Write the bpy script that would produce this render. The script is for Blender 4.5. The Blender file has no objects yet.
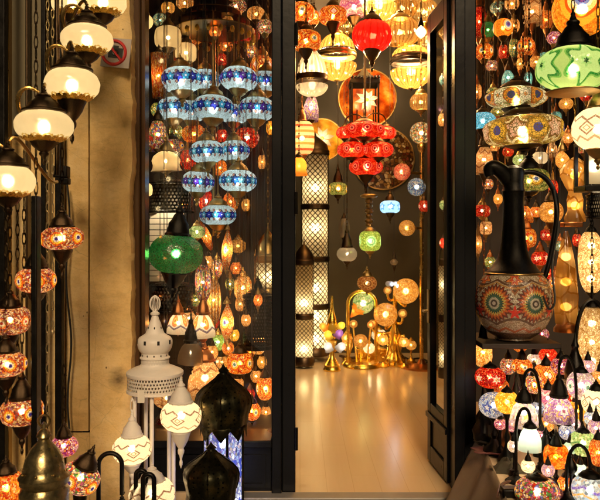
import bpy, math, random
from mathutils import Vector, Matrix, noise as mnoise
R_ = math.radians
PI = math.pi
rnd = random.Random(11)
scene = bpy.context.scene
col = scene.collection
F, HX, HY, EYE = 700.0, 300.0, 235.0, 1.5      # focal length in photo pixels, horizon, eye height

def at(px, py, Y):
    return Vector(((px - HX) / F * Y, Y, EYE - (py - HY) / F * Y))
def size(p, Y):
    return p / F * Y

# ------------------------------------------------------------------ objects
def tag(o, label=None, cat=None, group=None, kind=None):
    if label: o['label'] = label
    if cat: o['category'] = cat
    if group: o['group'] = group
    if kind: o['kind'] = kind
    return o
def thing(name, loc, label, cat, group=None, rz=0.0):
    o = bpy.data.objects.new(name, None)
    o.empty_display_size = 0.05
    o.location = loc; o.rotation_euler = (0, 0, rz)
    col.objects.link(o)
    return tag(o, label, cat, group)
def link(name, me, parent=None, loc=(0, 0, 0), scale=(1, 1, 1), rot=(0, 0, 0), mat=None):
    o = bpy.data.objects.new(name, me)
    col.objects.link(o)
    if parent: o.parent = parent
    o.location = loc; o.scale = scale; o.rotation_euler = rot
    if mat:
        if len(me.materials) == 0: me.materials.append(mat)
        if me.materials[0] != mat:
            o.material_slots[0].link = 'OBJECT'; o.material_slots[0].material = mat
    return o
LIGHT_GAIN = 1.0
def bulb(parent, loc, power, color=(1, .78, .5), rad=.012):
    l = bpy.data.lights.new('bulb', 'POINT')
    l.energy = power * LIGHT_GAIN; l.color = color; l.shadow_soft_size = rad
    o = bpy.data.objects.new('bulb', l); col.objects.link(o)
    o.parent = parent; o.location = loc
    return o

class MB:
    def __init__(s): s.v = []; s.f = []; s.flat = set()
    def add(s, vs, fs, flat=False):
        n = len(s.v); s.v += [tuple(v) for v in vs]
        for f in fs:
            if flat: s.flat.add(len(s.f))
            s.f.append(tuple(i + n for i in f))
        return s
    def box(s, a, b):
        x0, y0, z0 = a; x1, y1, z1 = b
        vs = [(x0,y0,z0),(x1,y0,z0),(x1,y1,z0),(x0,y1,z0),(x0,y0,z1),(x1,y0,z1),(x1,y1,z1),(x0,y1,z1)]
        return s.add(vs, [(0,3,2,1),(4,5,6,7),(0,1,5,4),(1,2,6,5),(2,3,7,6),(3,0,4,7)], True)
    def prism(s, poly, z0, z1):
        n = len(poly)
        vs = [(x, y, z0) for x, y in poly] + [(x, y, z1) for x, y in poly]
        fs = [tuple(range(n - 1, -1, -1)), tuple(range(n, 2 * n))] + [(i, (i+1) % n, n + (i+1) % n, n + i) for i in range(n)]
        return s.add(vs, fs, True)
    def lathe(s, prof, seg=28, c=(0, 0, 0), mod=None, flat=False):
        vs, fs = [], []
        for j, (r, z) in enumerate(prof):
            for i in range(seg):
                t = 2 * PI * i / seg
                rr, zz = r, z
                if mod: rr, zz = mod(t, j, r, z)
                vs.append((c[0] + rr * math.sin(t), c[1] - rr * math.cos(t), c[2] + zz))
        for j in range(len(prof) - 1):
            for i in range(seg):
                k = (i + 1) % seg
                fs.append((j*seg+i, j*seg+k, (j+1)*seg+k, (j+1)*seg+i))
        if prof[0][0] > 1e-4 and not mod: pass
        return s.add(vs, fs, flat)
    def disc(s, r, z, seg=24, c=(0, 0, 0), up=True):
        vs = [(c[0] + r*math.sin(2*PI*i/seg), c[1] - r*math.cos(2*PI*i/seg), c[2]+z) for i in range(seg)]
        f = tuple(range(seg)) if up else tuple(range(seg-1, -1, -1))
        return s.add(vs, [f], True)
    def tube(s, pts, rad, seg=8, caps=True):
        pts = [Vector(p) for p in pts]; n = len(pts)
        rads = rad if isinstance(rad, (list, tuple)) else [rad] * n
        up = None; vs = []; fs = []
        for i, p in enumerate(pts):
            d = (pts[min(i+1, n-1)] - pts[max(i-1, 0)])
            if d.length < 1e-9: d = Vector((0, 0, 1))
            d.normalize()
            if up is None:
                up = Vector((1, 0, 0)) if abs(d.x) < .8 else Vector((0, 1, 0))
            a = (up - d * up.dot(d)).normalized(); up = a; b = d.cross(a)
            for k in range(seg):
                t = 2*PI*k/seg
                vs.append(p + (a*math.cos(t) + b*math.sin(t)) * rads[i])
        for i in range(n-1):
            for k in range(seg):
                m = (k+1) % seg
                fs.append((i*seg+k, i*seg+m, (i+1)*seg+m, (i+1)*seg+k))
        if caps:
            fs.append(tuple(range(seg-1, -1, -1))); fs.append(tuple(range((n-1)*seg, n*seg)))
        return s.add(vs, fs)
    def torus(s, c, R, r, axis='z', seg=16, sub=6, sy=1.0):
        vs, fs = [], []
        for i in range(seg):
            t = 2*PI*i/seg
            for k in range(sub):
                u = 2*PI*k/sub
                x = (R + r*math.cos(u))*math.cos(t); y = (R + r*math.cos(u))*math.sin(t)*sy; z = r*math.sin(u)
                p = {'z': (x, y, z), 'y': (x, z, y), 'x': (z, x, y)}[axis]
                vs.append((c[0]+p[0], c[1]+p[1], c[2]+p[2]))
        for i in range(seg):
            for k in range(sub):
                a, b = (i+1) % seg, (k+1) % sub
                fs.append((i*sub+k, a*sub+k, a*sub+b, i*sub+b))
        return s.add(vs, fs)
    def ball(s, c, r, seg=12, rings=8, sz=1.0):
        prof = [(max(r*math.sin(PI*j/rings), 1e-5), -r*sz*math.cos(PI*j/rings)) for j in range(rings+1)]
        return s.lathe(prof, seg, c)
    def mesh(s, name, smooth=True):
        me = bpy.data.meshes.new(name)
        me.from_pydata(s.v, [], s.f)
        me.polygons.foreach_set('use_smooth', [smooth and i not in s.flat for i in range(len(s.f))])
        me.validate(); me.update()
        if smooth: me.set_sharp_from_angle(angle=R_(42))
        return me
    def build(s, name, mat, parent=None, loc=(0, 0, 0), rot=(0, 0, 0), smooth=True, bevel=0):
        o = link(name, s.mesh(name, smooth), parent, loc, (1, 1, 1), rot, mat)
        if bevel:
            b = o.modifiers.new('Bevel', 'BEVEL'); b.width = bevel; b.segments = 2; b.limit_method = 'ANGLE'
        return o
def bez(p0, p1, p2, p3, n=14):
    p0, p1, p2, p3 = map(Vector, (p0, p1, p2, p3)); out = []
    for i in range(n+1):
        t = i/n; u = 1-t
        out.append(p0*u**3 + p1*3*u*u*t + p2*3*u*t*t + p3*t**3)
    return out

# ------------------------------------------------------------------ node helper
class NB:
    def __init__(s, name):
        s.m = bpy.data.materials.new(name); s.m.use_nodes = True
        s.nt = s.m.node_tree; s.nt.nodes.clear()
        s.out = s.nt.nodes.new('ShaderNodeOutputMaterial')
    def n(s, t, **kw):
        x = s.nt.nodes.new(t)
        for k, v in kw.items(): setattr(x, k, v)
        return x
    def put(s, sock, v):
        if v is None: return
        if hasattr(v, 'is_linked') or isinstance(v, bpy.types.NodeSocket): s.nt.links.new(v, sock)
        else:
            if sock.type == 'RGBA' and len(v) == 3: v = (*v, 1)
            sock.default_value = v
    def math(s, op, a, b=None, c=None):
        x = s.n('ShaderNodeMath', operation=op)
        s.put(x.inputs[0], a); s.put(x.inputs[1], b); s.put(x.inputs[2], c)
        return x.outputs[0]
    def mix(s, f, a, b, mode='MIX'):
        x = s.n('ShaderNodeMix', data_type='RGBA', blend_type=mode)
        s.put(x.inputs[0], f); s.put(x.inputs[6], a); s.put(x.inputs[7], b)
        return x.outputs[2]
    def ramp(s, f, stops, const=False):
        x = s.n('ShaderNodeValToRGB'); r = x.color_ramp
        r.interpolation = 'CONSTANT' if const else 'LINEAR'
        while len(r.elements) > 1: r.elements.remove(r.elements[-1])
        for i, (p, c) in enumerate(stops):
            e = r.elements[0] if i == 0 else r.elements.new(p)
            e.position = p; e.color = (*c, 1) if len(c) == 3 else c
        s.put(x.inputs[0], f)
        return x.outputs[0], x.outputs[1]
    def obj(s):
        return s.n('ShaderNodeTexCoord').outputs['Object']
    def scale(s, v, k):
        x = s.n('ShaderNodeVectorMath', operation='MULTIPLY'); s.put(x.inputs[0], v); s.put(x.inputs[1], k)
        return x.outputs[0]
    def noise(s, v, sc, det=3, rough=.55, col=False):
        x = s.n('ShaderNodeTexNoise'); s.put(x.inputs['Vector'], v)
        x.inputs['Scale'].default_value = sc; x.inputs['Detail'].default_value = det; x.inputs['Roughness'].default_value = rough
        return x.outputs[1] if col else x.outputs[0]
    def voro(s, v, sc, feature='F1', rand=1.0):
        x = s.n('ShaderNodeTexVoronoi', feature=feature); s.put(x.inputs['Vector'], v)
        x.inputs['Scale'].default_value = sc; x.inputs['Randomness'].default_value = rand
        return x
    def bump(s, h, st=.3, d=.01):
        x = s.n('ShaderNodeBump'); x.inputs['Strength'].default_value = st; x.inputs['Distance'].default_value = d
        s.put(x.inputs['Height'], h)
        return x.outputs[0]
    def pbr(s, base, rough=.5, metal=0, normal=None, spec=.5):
        x = s.n('ShaderNodeBsdfPrincipled')
        s.put(x.inputs['Base Color'], base); s.put(x.inputs['Roughness'], rough); s.put(x.inputs['Metallic'], metal)
        x.inputs['Specular IOR Level'].default_value = spec
        if normal is not None: s.put(x.inputs['Normal'], normal)
        s.nt.links.new(x.outputs[0], s.out.inputs[0])
        return s.m
    def mixs(s, f, a, b):
        x = s.n('ShaderNodeMixShader'); s.put(x.inputs[0], f)
        s.nt.links.new(a, x.inputs[1]); s.nt.links.new(b, x.inputs[2])
        return x.outputs[0]
    def shell(s, color, transp=.20, refr=.5, diff=.2, gloss=.05, rough=.58, normal=None):
        """thin coloured lamp glass: lets the bulb's light through, frosted, with a little clear and a little gloss"""
        tl = s.n('ShaderNodeBsdfTranslucent'); s.put(tl.inputs[0], color)
        rf = s.n('ShaderNodeBsdfRefraction'); s.put(rf.inputs[0], color)
        rf.inputs['Roughness'].default_value = rough; rf.inputs['IOR'].default_value = 1.12
        tr = s.n('ShaderNodeBsdfTransparent'); s.put(tr.inputs[0], color)
        df = s.n('ShaderNodeBsdfDiffuse'); s.put(df.inputs[0], color)
        gl = s.n('ShaderNodeBsdfGlossy'); gl.inputs['Roughness'].default_value = .18
        if normal is not None:
            for x in (tl, df, gl): s.put(x.inputs['Normal'], normal)
        a = s.mixs(refr, tl.outputs[0], rf.outputs[0])
        a = s.mixs(diff, a, df.outputs[0])
        a = s.mixs(transp, a, tr.outputs[0])
        a = s.mixs(gloss, a, gl.outputs[0])
        s.nt.links.new(a, s.out.inputs[0])
        return s.m

# ------------------------------------------------------------------ mosaic glass
def mosaic(name, tiles, scale=9, asp=.62, motifs=(), bands=(), lines=(), grout=(.05, .03, .02), gw=.05, rand=1.0, grout_first=False, **sh):
    b = NB(name)
    if len(tiles) > 2: scale *= 1.3; gw *= 1.25
    o = b.obj()
    sx = b.n('ShaderNodeSeparateXYZ'); b.put(sx.inputs[0], o)
    x, y, z = sx.outputs
    az = b.math('ARCTAN2', x, b.math('MULTIPLY', y, -1.0))
    ov = b.scale(o, (1, 1, asp))
    rv = b.n('ShaderNodeVectorMath', operation='ADD'); b.put(rv.inputs[0], ov)
    b.put(rv.inputs[1], b.math('MULTIPLY', b.n('ShaderNodeObjectInfo').outputs['Random'], 9.0)); ov = rv.outputs[0]
    if len(tiles) == 1:
        c = tiles[0]
        nz = b.noise(ov, 3.0)
        base = b.mix(b.math('MULTIPLY', nz, .35), c, tuple(v * .6 for v in c))
    else:
        v1 = b.voro(ov, scale, rand=rand)
        sc = b.n('ShaderNodeSeparateColor'); b.put(sc.inputs[0], v1.outputs['Color'])
        base, _ = b.ramp(sc.outputs[0], [(i / len(tiles), t) for i, t in enumerate(tiles)], True)
        base = b.mix(b.math('MULTIPLY', sc.outputs[1], .85), base, (.34, .20, .08), 'MULTIPLY')
    if grout_first and grout is not None:
        v0 = b.voro(ov, scale, 'DISTANCE_TO_EDGE', rand)
        base = b.mix(b.math('LESS_THAN', v0.outputs[0], gw), base, grout)
    for (z0, z1, c) in bands:
        m = b.math('MULTIPLY', b.math('GREATER_THAN', z, z0), b.math('LESS_THAN', z, z1))
        base = b.mix(m, base, c)
    for mo in motifs:
        n, sz, z0, sh_ = mo['n'], mo['size'], mo.get('z', 0), mo.get('shift', 0)
        us = b.math('ADD', b.math('MULTIPLY', az, n / (2 * PI)), .5 + sh_)
        fr = b.math('SUBTRACT', b.math('FRACT', us), .5)
        du = b.math('MULTIPLY', fr, 2 * PI / n * mo.get('rad', 1.0))
        dv = b.math('MULTIPLY', b.math('SUBTRACT', z, z0), asp)
        if mo.get('kind') == 'diamond':
            d = b.math('ADD', b.math('MULTIPLY', b.math('ABSOLUTE', du), mo.get('sx', 1)), b.math('ABSOLUTE', dv))
        else:
            d = b.math('SQRT', b.math('ADD', b.math('MULTIPLY', du, du), b.math('MULTIPLY', dv, dv)))
        d = b.math('DIVIDE', d, sz)
        if mo.get('petals'):
            th = b.math('ARCTAN2', du, dv)
            d = b.math('MULTIPLY', d, b.math('ADD', 1.0, b.math('MULTIPLY', b.math('COSINE', b.math('MULTIPLY', th, mo['petals'])), -mo.get('amp', .15))))
        rc, ra = b.ramp(d, list(mo['ramp']) + [(1.0, (0, 0, 0, 0))], True)
        base = b.mix(ra, base, rc)
    for ln in lines:
        t = b.math('MULTIPLY', az, ln['n'] / (2 * PI))
        if ln.get('kind', 'zig') == 'zig':
            w = b.math('PINGPONG', t, .5)
            w = b.math('MULTIPLY', w, 2.0)
        elif ln['kind'] == 'scallop':
            w = b.math('ABSOLUTE', b.math('COSINE', b.math('MULTIPLY', t, PI)))
        else:
            w = b.math('COSINE', b.math('MULTIPLY', t, 2 * PI))
        zz = b.math('ADD', b.math('MULTIPLY', w, ln['amp']), ln['z'])
        m = b.math('LESS_THAN', b.math('ABSOLUTE', b.math('SUBTRACT', z, zz)), ln['w'])
        base = b.mix(m, base, ln['c'])
    nrm = None
    if grout is not None:
        v2 = b.voro(ov, scale, 'DISTANCE_TO_EDGE', rand)
        g = b.math('LESS_THAN', v2.outputs[0], gw)
        if not grout_first: base = b.mix(g, base, grout)
        nrm = b.bump(v2.outputs[0], .25, .02)
    if sh.pop('opaque', False):
        m_ = b.pbr(base, .17, 0, nrm, .6)
        return m_
    return b.shell(base, normal=nrm, **sh)

_m = {}
MATS = {}
def M(n):
    if n not in _m: _m[n] = MATS[n]()
    return _m[n]
def D(n):
    def deco(f): MATS[n] = f; return f
    return deco
def eye(n, size, core=(.01, .02, .30), z=0, shift=0, ring1=(.95, .92, .85), ring2=(1, .62, .05), ring3=(.75, .12, .01), petals=0):
    return dict(n=n, size=size, z=z, shift=shift, petals=petals, amp=.12,
                ramp=[(0, core), (.26, ring1), (.48, ring2), (.76, ring3)])
WARM = [(.85, .55, .25), (.55, .06, .02), (.95, .75, .45), (.25, .04, .03), (.9, .35, .06), (.95, .85, .65), (.35, .12, .25)]
ORNG = [(.9, .25, .02), (1, .5, .06), (.65, .05, .01), (1, .72, .3), (.85, .35, .03)]
REDS = [(.75, .02, .01), (.9, .08, .02), (.45, .0, .01), (.95, .3, .12)]
AMB = [(1, .55, .12), (.95, .7, .3), (.75, .3, .04), (1, .8, .5)]
MIXT = [(.9, .5, .1), (.6, .04, .02), (.1, .35, .08), (.9, .75, .5), (.5, .12, .3), (.95, .85, .7), (.12, .15, .5)]
GREY = [(.75, .72, .6), (.5, .45, .25), (.85, .8, .65), (.3, .4, .15), (.6, .35, .1)]
BLUE = [(.15, .3, .8), (.6, .75, .95), (.05, .1, .5), (.8, .88, .95), (.25, .55, .85)]

def blue_glass(nm, dark, mid):
    return mosaic(nm, [(.66, .82, .83), (.74, .86, .86)], 26, .6, [
        dict(n=9, size=.235, z=0, petals=6, amp=.22, ramp=[(0, (.75, .82, .9)), (.12, tuple(v*.7 for v in dark)), (.6, tuple(v*.2 for v in dark)), (.93, (.25, .3, .35))]),
        dict(n=9, size=.17, z=0, shift=.5, petals=5, amp=.2, ramp=[(0, (.7, .85, .9)), (.25, mid), (.8, tuple(v*.3 for v in mid))]),
        dict(n=18, size=.075, z=.40, shift=.25, ramp=[(0, (.45, .2, .12)), (.6, (.18, .08, .08))]),
        dict(n=18, size=.075, z=-.40, shift=.25, ramp=[(0, (.45, .2, .12)), (.6, (.18, .08, .08))])],
        grout=(.45, .60, .62), gw=.05, grout_first=True, refr=.22, transp=.10, rough=.7)
MATS.update({
 'warm_eye': lambda: mosaic('warm_eye_mosaic', WARM, 9, .62, [eye(6, .33, shift=.1)], grout=(.10, .03, .02)),
 'warm_band': lambda: mosaic('warm_band_mosaic', WARM, 10, .8, [eye(5, .3, core=(.6, .05, .02), ring2=(1, .75, .3))], grout=(.12, .04, .02)),
 'orange_eye': lambda: mosaic('orange_eye_mosaic', ORNG, 8, .75, [eye(5, .42, core=(.05, .25, .3))], grout=(.2, .03, .01)),
 'orange_dia': lambda: mosaic('orange_diamond_mosaic', ORNG, 9, .5, [dict(n=5, size=.42, kind='diamond', sx=.8, ramp=[(0, (.9, .85, .9)), (.4, (.6, .06, .02)), (.6, (1, .7, .1)), (.82, (.35, .03, .01))])], grout=(.3, .08, .02)),
 'orange_plain': lambda: mosaic('orange_tile_mosaic', ORNG, 9, .7, grout=(.25, .03, .01)),
 'red_plain': lambda: mosaic('red_tile_mosaic', REDS, 9, .8, grout=(.12, .0, .0)),
 'red_flower': lambda: mosaic('red_flower_mosaic', REDS, 8, .8, [dict(n=5, size=.4, petals=6, amp=.3, ramp=[(0, (1, .8, .4)), (.25, (.95, .9, .85)), (.55, (.8, .03, .02)), (.85, (.2, 0, 0))])], grout=(.12, .0, .0)),
 'amber_plain': lambda: mosaic('amber_tile_mosaic', AMB, 9, .8, grout=(.25, .08, .01)),
 'mixed': lambda: mosaic('many_coloured_mosaic', MIXT, 8, .75, [eye(5, .36, shift=.2)], grout=(.10, .04, .03)),
 'mixed_plain': lambda: mosaic('patchwork_mosaic', MIXT, 7, .9, grout=(.10, .04, .03)),
 'purple': lambda: mosaic('purple_mosaic', [(.5, .08, .4), (.85, .5, .8), (.3, .02, .25), (.9, .3, .05), (.95, .85, .9)], 7, .7, grout=(.08, .02, .05)),
 'lavender': lambda: mosaic('lavender_mosaic', [(.72, .66, .95), (.9, .88, .98), (.85, .8, .5)], 5, .8, [dict(n=4, size=.4, petals=5, amp=.25, shift=.1, ramp=[(0, (.95, .8, .2)), (.5, (.95, .93, .8))])], grout=(.45, .4, .6)),
 'purple_eye': lambda: mosaic('purple_eye_mosaic', [(.75, .6, .9), (.95, .9, .95), (.4, .2, .7)], 8, .8, [dict(n=4, size=.5, petals=6, amp=.2, ramp=[(0, (.35, .05, .1)), (.2, (.95, .95, .95)), (.55, (.45, .2, .75)), (.75, (.95, .6, .15))])], grout=(.2, .1, .3)),
 'white_green_eye': lambda: mosaic('white_green_eye_mosaic', [(.9, .9, .92), (.8, .75, .95), (.6, .45, .8), (.9, .9, .85)], 7, .8, [eye(5, .42, core=(.0, .25, .1), ring1=(.95, .95, .95), ring2=(.9, .88, .95), ring3=(.45, .2, .6))], grout=(.3, .25, .35)),
 'blue_plate': lambda: mosaic('blue_white_mosaic', [(.85, .88, .95), (.1, .15, .6), (.9, .92, .97), (.35, .5, .85)], 9, .8, [dict(n=5, size=.4, petals=5, amp=.35, ramp=[(0, (.95, .95, .95)), (.3, (.03, .06, .45)), (.7, (.5, .65, .9))])], grout=(.2, .25, .45)),
 'blue_flower': lambda: blue_glass('blue_flower_mosaic', (.03, .04, .34), (.04, .30, .50)),
 'violet_flower': lambda: blue_glass('violet_flower_mosaic', (.10, .03, .33), (.03, .20, .42)),
 'teal_flower': lambda: blue_glass('teal_flower_mosaic', (.02, .10, .34), (.10, .36, .45)),
 'gold_green': lambda: mosaic('gold_green_mosaic', [(.8, .6, .15), (.2, .4, .1), (.9, .75, .4), (.08, .2, .06), (.5, .3, .06), (.1, .35, .3)], 7, .8, [eye(6, .26, core=(.02, .1, .2), ring2=(.9, .7, .15), ring3=(.15, .3, .05), shift=.15)], grout=(.05, .05, .02)),
 'teal_mix': lambda: mosaic('teal_gold_mosaic', [(.06, .4, .45), (.75, .6, .25), (.02, .15, .25), (.5, .75, .7), (.3, .2, .05)], 8, .8, grout=(.03, .05, .05)),
 'green_crackle': lambda: mosaic('green_crackle_glass', [(.0, .16, .045), (.0, .20, .06)], 30, .75, grout=(.10, .22, .05), gw=.03, refr=.72, rough=.5, transp=.04, gloss=.12),
 'star_green': lambda: mosaic('pale_green_star_glass', [(.55, .80, .35)], 14, .6, [dict(n=5, size=.52, shift=.2, petals=6, amp=.24, ramp=[(0, (.0, .06, .01)), (.12, (.35, .7, .3)), (.24, (.55, .85, .45)), (.74, (.02, .22, .04)), (.9, (.18, .5, .12))])], grout=(.40, .62, .25), gw=.02, refr=.4),
 'big_eye': lambda: mosaic('big_orange_eye_glass', [(1, .4, .03), (.95, .3, .02), (1, .5, .06)], 14, .85, [dict(n=3, size=.8, z=.1, shift=.08, ramp=[(0, (.02, .02, .35)), (.2, (.1, .25, .8)), (.32, (.75, .85, .9)), (.44, (1, .8, .3)), (.62, (.75, .1, .01)), (.75, (1, .45, .04))])], grout=(.5, .12, .01), gw=.02),
 'green_eye': lambda: mosaic('green_eye_mosaic', [(.35, .6, .1), (.55, .75, .2), (.25, .45, .1)], 8, .95, [eye(4, .5, core=(.0, .08, .08), ring1=(.75, .9, .75), ring2=(.2, .55, .3), ring3=(.5, .85, .45), shift=.12)], grout=(.15, .25, .05)),
 'olive_eye': lambda: mosaic('olive_eye_mosaic', [(.25, .35, .08), (.45, .5, .15), (.12, .2, .05), (.6, .55, .2)], 9, .62, [eye(5, .36, core=(.05, .1, .5), ring1=(.95, .9, .85), ring2=(1, .6, .05), ring3=(.5, .25, .02))], grout=(.05, .08, .02)),
 'wide_pale': lambda: mosaic('pale_green_flower_mosaic', GREY, 10, .38, [dict(n=7, size=.3, petals=6, amp=.25, ramp=[(0, (.7, .3, .1)), (.2, (.95, .95, .85)), (.7, (.8, .9, .7))]), dict(n=7, size=.28, shift=.5, ramp=[(0, (.05, .05, .25)), (.45, (.8, .35, .05)), (.85, (.4, .1, .02))])], grout=(.08, .12, .04)),
 'wide_gold': lambda: mosaic('gold_rosette_mosaic', [(.8, .65, .2), (.9, .8, .45), (.5, .45, .1), (.6, .3, .1)], 10, .4, [dict(n=6, size=.34, shift=.45, petals=5, amp=.2, ramp=[(0, (.95, .8, .7)), (.3, (.9, .6, .5)), (.6, (.3, .15, .05)), (.78, (.95, .9, .6))]), dict(n=6, size=.3, shift=-.05, ramp=[(0, (.1, .1, .5)), (.4, (.95, .65, .1)), (.8, (.5, .3, .05))])], grout=(.15, .12, .03)),
 'teal': lambda: mosaic('turquoise_mosaic', [(.1, .5, .65), (.3, .7, .8), (.05, .35, .5), (.7, .85, .9)], 11, .75, grout=(.05, .2, .25)),
 'ice': lambda: mosaic('pale_ice_blue_glass', [(.55, .78, .85)], 12, .8, grout=None, refr=.3),
 'blue_white_small': lambda: mosaic('light_blue_flower_glass', [(.55, .78, .95)], 12, .6, [dict(n=6, size=.3, petals=5, amp=.25, ramp=[(0, (.9, .95, 1)), (.5, (.1, .3, .7))])], grout=(.35, .6, .85), gw=.03),
 'white_line': lambda: mosaic('white_line_mosaic', [(.86, .80, .68)], 13, .75, [
        dict(n=5, size=.25, kind='diamond', sx=.7, ramp=[(0, (.85, .8, .68)), (.30, (.30, .16, .08)), (.45, (.85, .78, .62)), (.72, (.22, .12, .08))])],
        lines=[dict(n=10, z=.32, amp=.20, w=.05, c=(.2, .11, .08)), dict(n=10, z=-.55, amp=.20, w=.05, c=(.35, .25, .15))], grout=(.6, .52, .4), gw=.025, refr=.25),
 'beige_zig': lambda: mosaic('beige_zigzag_mosaic', [(.9, .62, .32), (.95, .75, .45), (.85, .5, .2)], 9, .95, lines=[dict(n=6, z=.4, amp=.25, w=.06, c=(.18, .06, .02)), dict(n=6, z=-.1, amp=.25, w=.06, c=(.6, .25, .08)), dict(n=6, z=-.6, amp=.25, w=.06, c=(.18, .06, .02))], grout=(.5, .25, .1)),
 'zig_white': lambda: mosaic('white_zigzag_dome', [(.9, .85, .75)], 12, .6, [eye(5, .34, core=(.5, .1, .02), ring1=(.95, .7, .2), ring2=(.85, .25, .03), ring3=(.7, .2, .03), z=.3)], lines=[dict(n=5, z=-.5, amp=.35, w=.09, c=(.12, .1, .2))], grout=(.55, .4, .25), gw=.03),
 'stripe_cream': lambda: mosaic('cream_red_striped_glass', [(.9, .72, .4)], 14, 1.3, bands=[(.62, .74, (.5, .06, .02)), (.28, .42, (.75, .25, .05)), (-.06, .1, (.35, .08, .02)), (-.42, -.28, (.7, .25, .04)), (-.75, -.62, (.4, .05, .02))], grout=(.7, .45, .2), gw=.03),
 'pink_stripe': lambda: mosaic('pink_white_scale_mosaic', [(.8, .45, .6), (.9, .8, .85), (.6, .15, .35), (.5, .3, .6)], 10, .8, lines=[dict(n=9, z=.4, amp=.25, w=.09, c=(.95, .9, .92)), dict(n=9, z=-.2, amp=.25, w=.09, c=(.35, .1, .35)), dict(n=9, z=-.7, amp=.2, w=.09, c=(.95, .9, .92))], grout=(.4, .1, .2)),
 'red_eye': lambda: mosaic('red_eye_mosaic', [(.8, .04, .01), (.9, .12, .03), (.6, .01, .01)], 10, .5, [eye(8, .27, core=(.12, .0, .02), ring1=(.95, .35, .2), ring2=(.5, .01, .02), ring3=(.9, .2, .1))], grout=(.3, .0, .0), refr=.25),
 'lily_eye': lambda: mosaic('teardrop_eye_mosaic', [(.9, .7, .25), (.95, .4, .05), (.8, .1, .02), (.9, .85, .6)], 9, 2.0, [dict(n=3, size=.75, rad=1, ramp=[(0, (.02, .03, .3)), (.25, (.1, .5, .6)), (.5, (.95, .85, .15)), (.78, (.85, .2, .02))])], grout=(.3, .1, .02)),
 'brown_eye': lambda: mosaic('brown_eye_mosaic', [(.7, .35, .1), (.45, .15, .04), (.8, .5, .2)], 8, .9, [eye(4, .5, core=(.12, .04, .02), ring1=(.8, .5, .2), ring2=(.25, .08, .02), ring3=(.75, .4, .12))], grout=(.1, .04, .01)),
 'crackle_ball': lambda: mosaic('speckled_mosaic', [(.8, .75, .6), (.3, .4, .5), (.85, .4, .1), (.2, .3, .1), (.9, .85, .7), (.5, .1, .05)], 6, 1, grout=(.04, .03, .02), gw=.07),
 'red_ball': lambda: mosaic('red_crazed_glass', REDS, 6, 1, grout=(.9, .5, .35), gw=.05),
 'blue_ball': lambda: mosaic('blue_crazed_glass', BLUE, 7, 1, grout=(.05, .08, .2), gw=.05),
 'yellow_rose': lambda: mosaic('yellow_rose_mosaic', [(1, .7, .05), (.95, .5, .03), (1, .85, .3)], 6, .85, grout=(.6, .2, .01), gw=.04),
 'green_pale': lambda: mosaic('soft_green_glass', [(.5, .75, .35), (.75, .85, .6), (.3, .6, .25)], 6, .8, lines=[dict(n=4, z=0, amp=.3, w=.07, c=(.05, .2, .05))], grout=(.4, .55, .3), gw=.04),
 'blue_curl': lambda: mosaic('blue_curl_glass', [(.5, .7, .95), (.8, .88, .98), (.3, .5, .9)], 5, .8, lines=[dict(n=4, z=.1, amp=.35, w=.08, c=(.15, .1, .55)), dict(n=4, z=-.3, amp=.35, w=.06, c=(.9, .4, .1))], grout=(.4, .5, .8), gw=.03),
 'orange_panel': lambda: mosaic('orange_flame_glass', [(1, .35, .02), (.95, .15, .01), (1, .6, .08)], 5, .9, lines=[dict(n=5, z=0, amp=.5, w=.06, c=(.4, .03, .0))], grout=(.6, .1, .0), gw=.03),
 'egg_crackle': lambda: mosaic('ivory_crackle_glass', [(.95, .80, .50), (.9, .72, .4), (1, .9, .65)], 5, 2.6, grout=(.30, .15, .03), gw=.05, transp=.15, refr=.5),
 'blue_column': lambda: mosaic('blue_column_mosaic', [(.35, .5, .88), (.88, .92, .97), (.65, .78, .95), (.10, .15, .55), (.85, .8, .9), (.35, .3, .75)], 6, 2.2, [dict(n=5, size=.5, z=.35, petals=6, amp=.2, ramp=[(0, (.9, .5, .2)), (.2, (.9, .93, .98)), (.55, (.05, .08, .5))]), dict(n=5, size=.45, z=-.3, shift=.4, petals=6, amp=.2, ramp=[(0, (.9, .3, .3)), (.2, (.05, .08, .5)), (.55, (.85, .9, .98))])], grout=(.10, .12, .35), gw=.05),
})
def frosted(name, c, **k):
    b = NB(name); o = b.obj()
    n = b.noise(o, 4, 4)
    cc = b.mix(b.math('MULTIPLY', n, .5), c, tuple(v*.8 for v in c))
    return b.shell(cc, **k)
def clearish(name, c, tint, ribs=24, seam=(.62, .30, .07)):
    """moulded clear glass: light goes through, amber seams between the ribs"""
    b = NB(name); o = b.obj()
    sp = b.n('ShaderNodeSeparateXYZ'); b.put(sp.inputs[0], o)
    az = b.math('ARCTAN2', sp.outputs[0], b.math('MULTIPLY', sp.outputs[1], -1))
    rb = b.math('ABSOLUTE', b.math('COSINE', b.math('MULTIPLY', az, ribs/2)))
    rb = b.math('ADD', rb, b.math('MULTIPLY', b.math('SUBTRACT', b.noise(o, 5, 4), .5), .9))
    f = b.ramp(rb, [(.12, (1, 1, 1)), (.5, (0, 0, 0))])[0]
    cc = b.mix(f, c, tuple(v*k for v, k in zip(c, (.55, .32, .12))))
    tt = b.mix(f, tint, seam)
    tl = b.n('ShaderNodeBsdfTranslucent'); b.put(tl.inputs[0], cc)
    rf = b.n('ShaderNodeBsdfRefraction'); b.put(rf.inputs[0], cc); rf.inputs['Roughness'].default_value = .42; rf.inputs['IOR'].default_value = 1.12
    tr = b.n('ShaderNodeBsdfTransparent'); b.put(tr.inputs[0], tt)
    gl = b.n('ShaderNodeBsdfGlossy'); gl.inputs['Roughness'].default_value = .12
    x = b.mixs(.35, tl.outputs[0], rf.outputs[0]); x = b.mixs(.55, x, tr.outputs[0]); x = b.mixs(.06, x, gl.outputs[0])
    b.nt.links.new(x, b.out.inputs[0])
    return b.m
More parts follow.
